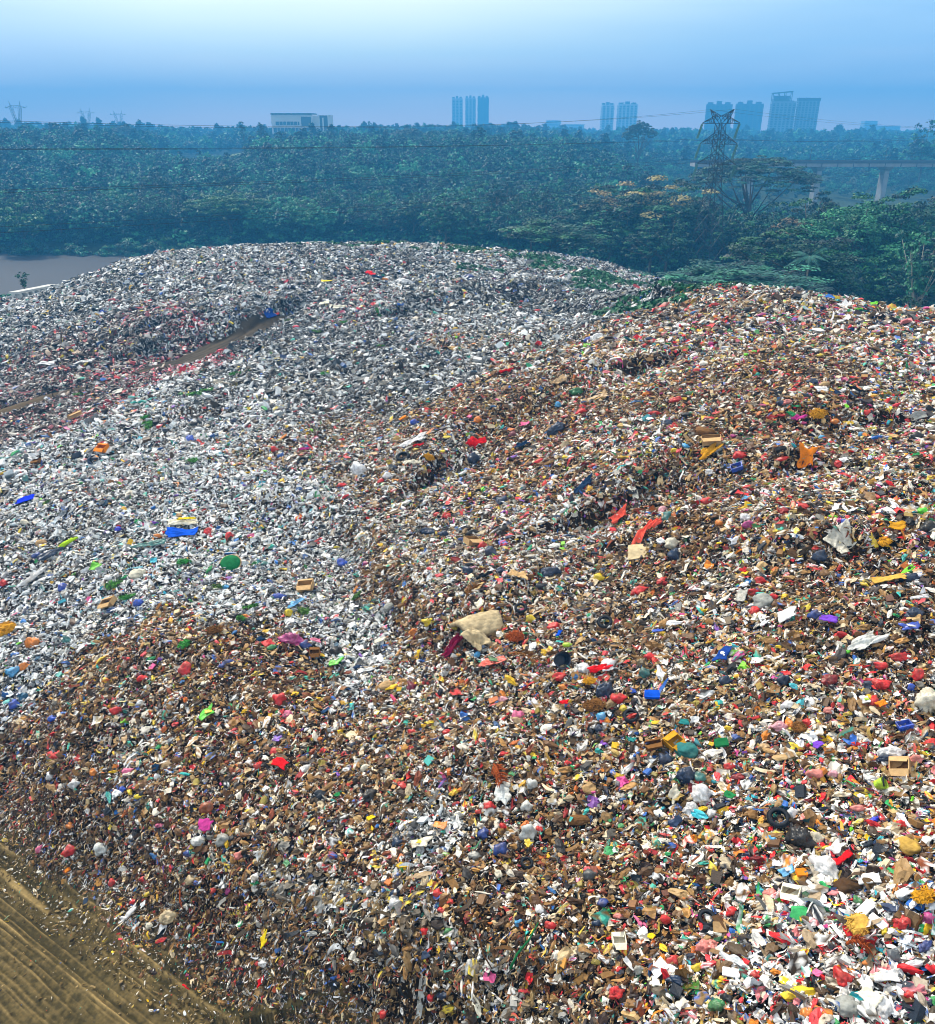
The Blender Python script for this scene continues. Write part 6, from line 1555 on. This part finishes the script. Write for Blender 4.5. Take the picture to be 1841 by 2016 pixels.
bag|G|400|480|95|.7|-10|white|white bag left below the big round white bag
bag|G|518|500|60|.7|20|white|small white bag right below the big round white bag
bag|G|1045|655|140|.9|-40|black|huge black refuse bag below the black tyre
tyre|G|912|540|125|1|15|black|large black tyre holding coloured scraps, above the huge black bag
bag|G|985|500|65|.8|0|white|white bag on the upper right rim of the large black tyre
bag|G|1145|650|90|.8|0|cream|cream bag touching the right side of the huge black bag
bag|G|365|285|115|.75|10|navy|big dark navy bag above the three white bags
bag|G|245|185|85|.9|0|navy|round navy bag left below the mustard box
box|G|290|92|95|.9|35|mustard|mustard brown box beside the striped cushion
cushion|G|370|135|140|.75|-35|teal|teal, white and tan striped cushion lying beside the mustard box|cream
box|G|180|110|100|.6|0|brown|brown wooden drawer left of the mustard box
slab|G|575|105|80|.6|-5|dark green|dark green slab with a yellow mark right of the striped cushion
bag|G|1000|120|85|.8|-20|yellow|bright yellow bag in the middle of the right field
bag|G|1130|272|90|.6|-10|salmon|pink and white round bag in the right field
bag|G|1240|270|60|.7|0|pale pink|pale pink bag right of the pink and white bag
bag|G|625|225|65|.8|0|red|red bag above the dark red plastic bags
bag|G|680|290|90|.5|0|dark red|dark red bag below the red bag
bag|G|1580|140|130|.5|-15|white|white sheet bag on a navy one near the right edge
bag|G|1550|180|110|.4|-15|navy|navy bag under the white sheet bag
box|G|1635|235|110|.8|-25|tan|tan cardboard carton near the right edge
bag|G|1720|185|80|.7|-15|salmon|salmon bag with green label right above the tan carton
bucket|G|1485|352|70|1|60|lime|yellow and green bowl lying on the right field
bag|G|1375|475|80|.5|-15|salmon|pink bag right of the middle, above the blue bag
bag|G|1475|540|75|.5|15|bright blue|blue bag right of the pink bag
bag|G|1635|575|90|.6|20|red|bright red bag right of the blue bag
sack|G|1680|700|140|.7|-65|gold|large golden tan sack at the right side
bag|G|1180|840|180|.7|-75|white|large white cloth bag wrapped round a navy one
bag|G|1215|830|60|1.3|80|navy|navy bag held in the fold of the large white cloth bag
sack|G|1325|940|145|.75|-25|dark brown|heavy dark brown sack right below the large white cloth bag
panel|G|1445|910|120|.6|-18|white|white foam board with small stamps right of the dark brown sack
cloth|G|1280|800|90|.5|20|red|red cloth right of the navy bag in the white fold
sheet|G|1250|725|85|.8|30|white|white pointed paper above the red cloth
wrap|G|962|868|85|.65|10|sky blue|light blue printed carton in the right field|white
slab|G|1045|880|60|.7|0|orange|orange egg tray right of the light blue carton
box|G|1080|825|65|.7|30|brown|small brown carton above the orange tray
box|G|995|985|110|.7|-35|cream|cream open box with printed inside
bag|G|865|990|95|.8|-20|salmon|clear pinkish bag left of the cream open box
bag|G|635|1085|60|1|-60|red|red bag left of the coloured bottles
tyre|G|490|1130|98|1|0|black|thin black tyre ring in brown waste, lower right field
bag|G|245|1135|45|1.4|70|red|red narrow bag left of the thin black tyre ring
bag|G|495|1290|110|.7|15|salmon|clear red bag below the thin black tyre ring
bag|G|1525|845|70|.6|-10|red|red bag beside an orange one at right
bag|G|1720|930|65|.7|0|sky blue|light blue bag right of the red bag
bag|G|1645|1150|100|.7|0|red|bright red knotted bag right of the straw ball
straw|G|1385|1180|145|1|0|gold|big ball of golden straw in the lower right corner area
panel|G|1420|1090|110|.55|20|white|white foam board above the big straw ball
panel|G|1495|1165|105|.45|-65|white|long white board touching the right of the straw ball
panel|G|1255|1220|150|.15|-85|white|narrow white strip board left of the straw ball
bag|G|1795|1120|90|.7|0|magenta|magenta round bag at the right edge
bag|G|1010|1125|85|.6|-15|dark blue|dark blue and purple bag in the right field
bag|G|1290|1490|110|1|0|red|large bright red cloth bag with deep folds, lower right
sheet|G|1560|1490|130|.6|-15|white|white paper sheets right of the large red cloth bag
panel|G|630|1465|95|.55|-18|white|white polystyrene board in the lower right field
bag|G|305|1490|110|.5|-15|navy|dark blue flat bag left of the polystyrene board
cloth|G|1440|1610|130|.8|-60|cream|cream cloth bag at the bottom right
bag|G|1530|1660|140|.6|75|white|tall white cloth bag at the bottom edge, right
bag|G|1490|1620|50|1|0|magenta|pink red bag between the two white cloth bags
sack|G|1325|1650|150|.8|-30|grey|grey stuffed sack with print at the bottom edge
bag|G|1690|1580|80|.7|10|red|red bag at the lower right corner
bag|G|560|1640|110|.6|0|green|clear green bag at the bottom edge
bag|G|1085|1690|80|.7|0|orange|orange brown clear bag at the bottom edge
bag|G|1430|1385|60|.6|0|orange|small orange fruit bag above the white paper sheets
bag|G|1780|1290|100|.5|35|dark blue|dark blue and yellow bag at the right edge, low
bag|G|85|1425|55|.9|0|grey|small grey blue bag left of the clear red bag
bag|G|290|1380|90|.6|25|red|transparent red bag below the red narrow bag
bag|G|440|1410|80|.5|20|yellow|yellow bag right of the transparent red bag
stick|G|1740|1180|120|.15|45|dark brown|dark stick right of the bright red knotted bag
sheet|G|1640|1000|110|.6|0|white|white bag sheet above the bright red knotted bag
frond|G|1380|1330|120|.7|-30|rust|rust brown fibre below the big straw ball
straw|G|1770|1010|130|.8|0|mustard|mustard brown straw patch at the right edge
bag|F|1112|718|88|1|0|dark blue|round dark blue knotted bag, alone on pale waste
sheet|F|640|700|105|.55|-15|cream|cream sheet with yellow edge left of the round dark blue bag|yellow
bag|F|510|675|70|.8|20|navy|navy green bag left of the cream sheet
bag|F|1045|460|80|.6|-15|red|bright red bag above the round dark blue bag
bag|F|985|490|40|.7|0|red|small red bag beside the bright red bag
sheet|F|1120|415|90|.9|-30|clear|crumpled clear foil above the bright red bag
bag|F|1265|462|80|.8|0|clear|round clear bag right of the bright red bag
bag|F|1280|610|85|1.3|-70|clear|tall clear bag right of the round dark blue bag
tyre|F|1270|800|72|1|20|black|small worn tyre right below the round dark blue bag
bag|F|1015|620|60|1.1|-50|dark blue|dark blue bag above left of the round dark blue bag
bag|F|1345|595|50|.8|0|red|red bag right of the tall clear bag
bag|F|965|750|75|.7|0|grey|grey netted bag left of the round dark blue bag
bag|F|490|1020|75|.9|0|white|white and blue bag under a navy one, lower middle
bag|F|497|972|85|.5|0|navy|navy bag on the white and blue bag
bag|F|740|975|60|.8|0|red|red bag right of the white and blue bag
bag|F|665|1195|45|.9|0|red|single round red bag in brown waste, lower middle
bag|F|770|1075|40|1|60|red|small red bag above right of the single round red bag
bag|F|425|1685|50|.9|20|red|round red bag at the bottom edge, left of the middle
cloth|F|975|1660|100|.25|-55|cream|twisted cream cloth at the bottom edge in the middle
sheet|F|645|1670|70|.6|60|clear|clear dirty sheet at the bottom edge in the middle
bag|F|770|1575|80|.5|0|navy|dark blue netted bag near the bottom edge
bag|F|705|1590|55|.7|20|red|red bag left of the dark blue netted bag
bag|F|1795|1565|100|.7|10|red|clear red bag near the bottom, right of the middle
stick|F|1010|1330|260|.05|-70|dark brown|long dark stick standing up in the brown waste, lower middle
stick|F|1260|1310|300|.03|42|dark green|long greenish string of stalks in the brown waste
box|F|1812|1262|80|.9|0|cream|old cream electric box at lower right of the middle
bag|F|1405|1160|65|.7|-10|red|red bag in brown waste above the old cream box
bag|F|1220|1145|55|.8|20|sky blue|sky blue star-shaped bag left of the red bag
sack|F|1580|540|130|.5|-5|brown|flat brown sack right of the tall clear bag
frond|F|1110|290|150|.8|-70|rust|rust brown frond heap above the clear foil
bag|F|1515|205|55|.6|0|red|red bag on the white patch, upper right of the frond heap
bag|F|1300|330|60|1|60|clear|pale blue clear bag right of the frond heap
bag|F|535|335|60|.6|-35|red|red bag left of the frond heap in the brown waste
bag|F|335|400|90|.8|30|black|black bag in the brown waste, left of the pale patch
wrap|F|760|590|60|1.2|70|orange|orange scrap above the cream sheet
bag|F|590|20|50|.6|0|red|faded red bag on the brown slope's top
bag|F|795|20|50|.7|0|red|red bag on the brown slope right of the faded red one
bag|F|1640|870|80|.7|20|dark grey|dark grey bag right of the small worn tyre
bag|F|1690|1150|60|.7|0|navy|navy bag between the dark grey bag and the old cream box
bag|F|1720|1030|75|.6|0|dark blue|dark blue clear bag above the old cream box
bag|F|1345|1070|60|.8|-30|white|white thin bag above the red bag and sky blue bag
bag|E|408|718|80|.75|10|red|bright red bag near the dirt road's upper edge
bag|E|600|710|85|.8|0|clear|clear bag right of the bright red bag near the road
cloth|E|1655|225|60|1.6|70|red|red cloth with pointed top in the brown waste
bag|E|755|255|75|.6|15|pink|bright pink bag on the pale patch, lower left
bag|E|557|255|45|1.1|-60|orange|orange bag left of the bright pink bag
bag|E|300|280|55|.8|0|white|white bag at the left end of the pale patch
bag|E|440|325|70|.7|0|white|white bag with blue print under the pale patch|bright blue
bag|E|340|155|60|.8|0|red|red bag above the pale patch
bag|E|722|360|40|.8|0|blue|blue bag below the bright pink bag
wrap|E|648|415|70|.3|-50|turquoise|turquoise strip below the blue bag
bag|E|1225|470|75|.8|0|rust|reddish clear bag in the brown waste, lower left
cloth|E|1218|590|55|1.8|75|magenta|magenta cloth with white print standing in the brown waste
bag|E|945|570|55|.6|0|pink|pink bag left of the magenta cloth
bag|E|820|400|60|.5|0|yellow|yellow bag under the pale patch
bag|E|1115|735|65|.6|-20|dark blue|dark blue bag below the magenta cloth
bag|E|1130|697|50|.5|0|yellow|yellow bag touching the top of the dark blue bag
bag|E|1665|170|1|1|0|red|x
bag|E|1410|755|50|1|60|salmon|salmon bag right of the dark blue bag
bag|E|1320|660|90|.7|0|grey|grey clear bag above the salmon bag
bag|E|1165|665|100|.6|-10|clear|clear bag left of the grey clear bag
bag|E|665|905|50|.8|0|red|red bag close to the road edge, first of three
bag|E|845|885|40|.7|0|red|red bag close to the road edge, right of the first
bag|E|870|975|45|.6|0|yellow|yellow bag just above the road edge
bag|E|790|1020|60|.5|10|red|orange red bag just below the yellow one at the road edge
sheet|E|760|1115|100|.35|15|white|white sheet lying on the edge of the dirt road
bag|E|885|1162|45|.9|0|cream|round cream bag on the road edge right of the white sheet
bag|E|1000|1115|100|.7|0|beige|beige clear bag right of the white sheet at the road edge
wrap|E|960|1210|55|.6|-15|white|white carton on a black scrap at the road edge
cloth|E|945|1240|65|.4|0|black|black cloth scrap under the white carton
bag|E|1048|1225|40|.7|0|white|small white bag right of the white carton
sheet|E|955|1270|55|.3|0|red|red scrap below the black cloth at the road edge
bag|E|1560|1385|75|.5|-15|white|white crumpled bag at the foot of the slope, bottom left of centre
bag|E|1520|1385|30|.8|0|red|tiny red bag left of the white crumpled bag
slab|E|410|843|32|.6|20|orange|small orange brick on the road edge
cloth|E|850|1055|40|.5|0|white|pale rag between the red and beige bags at the road edge
bag|E|1345|960|45|.7|40|magenta|magenta bag in the lower brown slope
bag|E|1260|955|35|.9|0|red|red bag left of the magenta bag
bag|E|1130|895|70|.7|20|beige|beige bag in the lower brown slope
wrap|E|1695|815|45|.6|-50|green|green scrap in the brown slope
stick|E|1075|1020|120|.1|-80|rust|rust coloured strap hanging on the dark slope
stick|E|1105|1545|60|.1|-35|red|small red strap lying on the dirt road
'''.strip().splitlines()]
nb = 0
for ln in ITEMS:
    q = ln.split('|')
    if q[8] == 'x': continue
    item(q[0], q[1], float(q[2]), float(q[3]), float(q[4])*(.88 if q[0] in ('bag', 'cloth') else 1), float(q[5]), float(q[6]), q[7], q[8], q[9] if len(q) > 9 else None)
print('items', len(ITEMS))

# further pieces, each placed beside one of the landmarks above
LMK = [('B',985,985,'the folded beige mattress'),('B',1462,1200,'the dark navy basket'),('B',1670,1460,'the big ball of brown twigs'),('G',460,410,'the big round white bag'),('G',1045,655,'the huge black refuse bag'),
 ('G',370,135,'the striped cushion'),('G',490,1130,'the thin black tyre ring'),('G',1385,1180,'the big straw ball'),('G',1290,1490,'the large red cloth bag'),('G',630,1465,'the polystyrene board'),('G',1000,120,'the bright yellow bag'),
 ('F',1112,718,'the round dark blue knotted bag'),('F',665,1195,'the single round red bag'),('F',1812,1262,'the old cream box'),('F',335,400,'the black bag in brown waste'),('F',1110,290,'the rust brown frond heap'),
 ('E',755,255,'the bright pink bag'),('E',408,718,'the bright red bag near the road'),('E',1218,590,'the standing magenta cloth'),('E',1655,225,'the pointed red cloth'),('E',1560,1385,'the white bag at the slope foot'),
 ('A',1082,435,'the large blue tarpaulin'),('A',815,675,'the big pale boulder'),('A',150,235,'the bright blue plastic sheet'),('A',1362,612,'the domed green cover'),('A',1725,1055,'the purple pink bag'),
 ('C',830,840,'the big grey sack'),('C',1565,715,'the golden metallic sheet'),('C',735,378,'the vivid magenta bag'),('C',42,1515,'the thick black tyre with white rubbish'),('C',1515,1325,'the large red bag'),('C',1285,510,'the silver foil sheet'),
 ('V',520,1020,'the sealed cardboard box'),('V',1145,855,'the big golden straw heap'),('V',1735,980,'the big black bag'),('U',965,1035,'the long bright red cloth strip'),('U',1455,935,'the big navy bag with arms'),('U',540,1100,'the half buried tyre')]
rl = random.Random(99); cl_ = ['red','white','navy','yellow','teal','orange','cream','blue','pink','green','black','tan','sky blue','salmon','brown','purple']
DIRS = [(0,-1,'above'),(0,1,'below'),(-1,0,'left of'),(1,0,'right of')]
for (cr, lx, ly, ph) in LMK:
    cs = rl.sample(cl_, 3); ds = rl.sample(DIRS, 3)
    for cn_, (ddx, ddy, dn) in zip(cs, ds):
        kd = rl.choice(['bag', 'bag', 'sheet', 'cloth', 'bag']); rr_ = rl.uniform(150, 190); wx = rl.uniform(38, 52) if cr != 'G' else rl.uniform(48, 66)
        px_, py_ = lx+ddx*rr_+rl.uniform(-25, 25), ly+ddy*rr_*.85+rl.uniform(-20, 20); ox, oy, sc = CROPS[cr]
        if not (10 < (ox+px_*sc) < 1910 and (oy+py_*sc) < 2095): continue
        uu, vv = (ox+px_*sc)*KS, (oy+py_*sc)*KS
        if any(math.hypot(uu-q[0], vv-q[1]) < 8 for q in USED): continue
        item(kd, cr, px_, py_, wx, rl.uniform(.5, .9), rl.uniform(-60, 60), cn_, f"small {cn_} {dict(bag='crumpled bag', sheet='plastic scrap', cloth='rag')[kd]} {dn} {ph}")
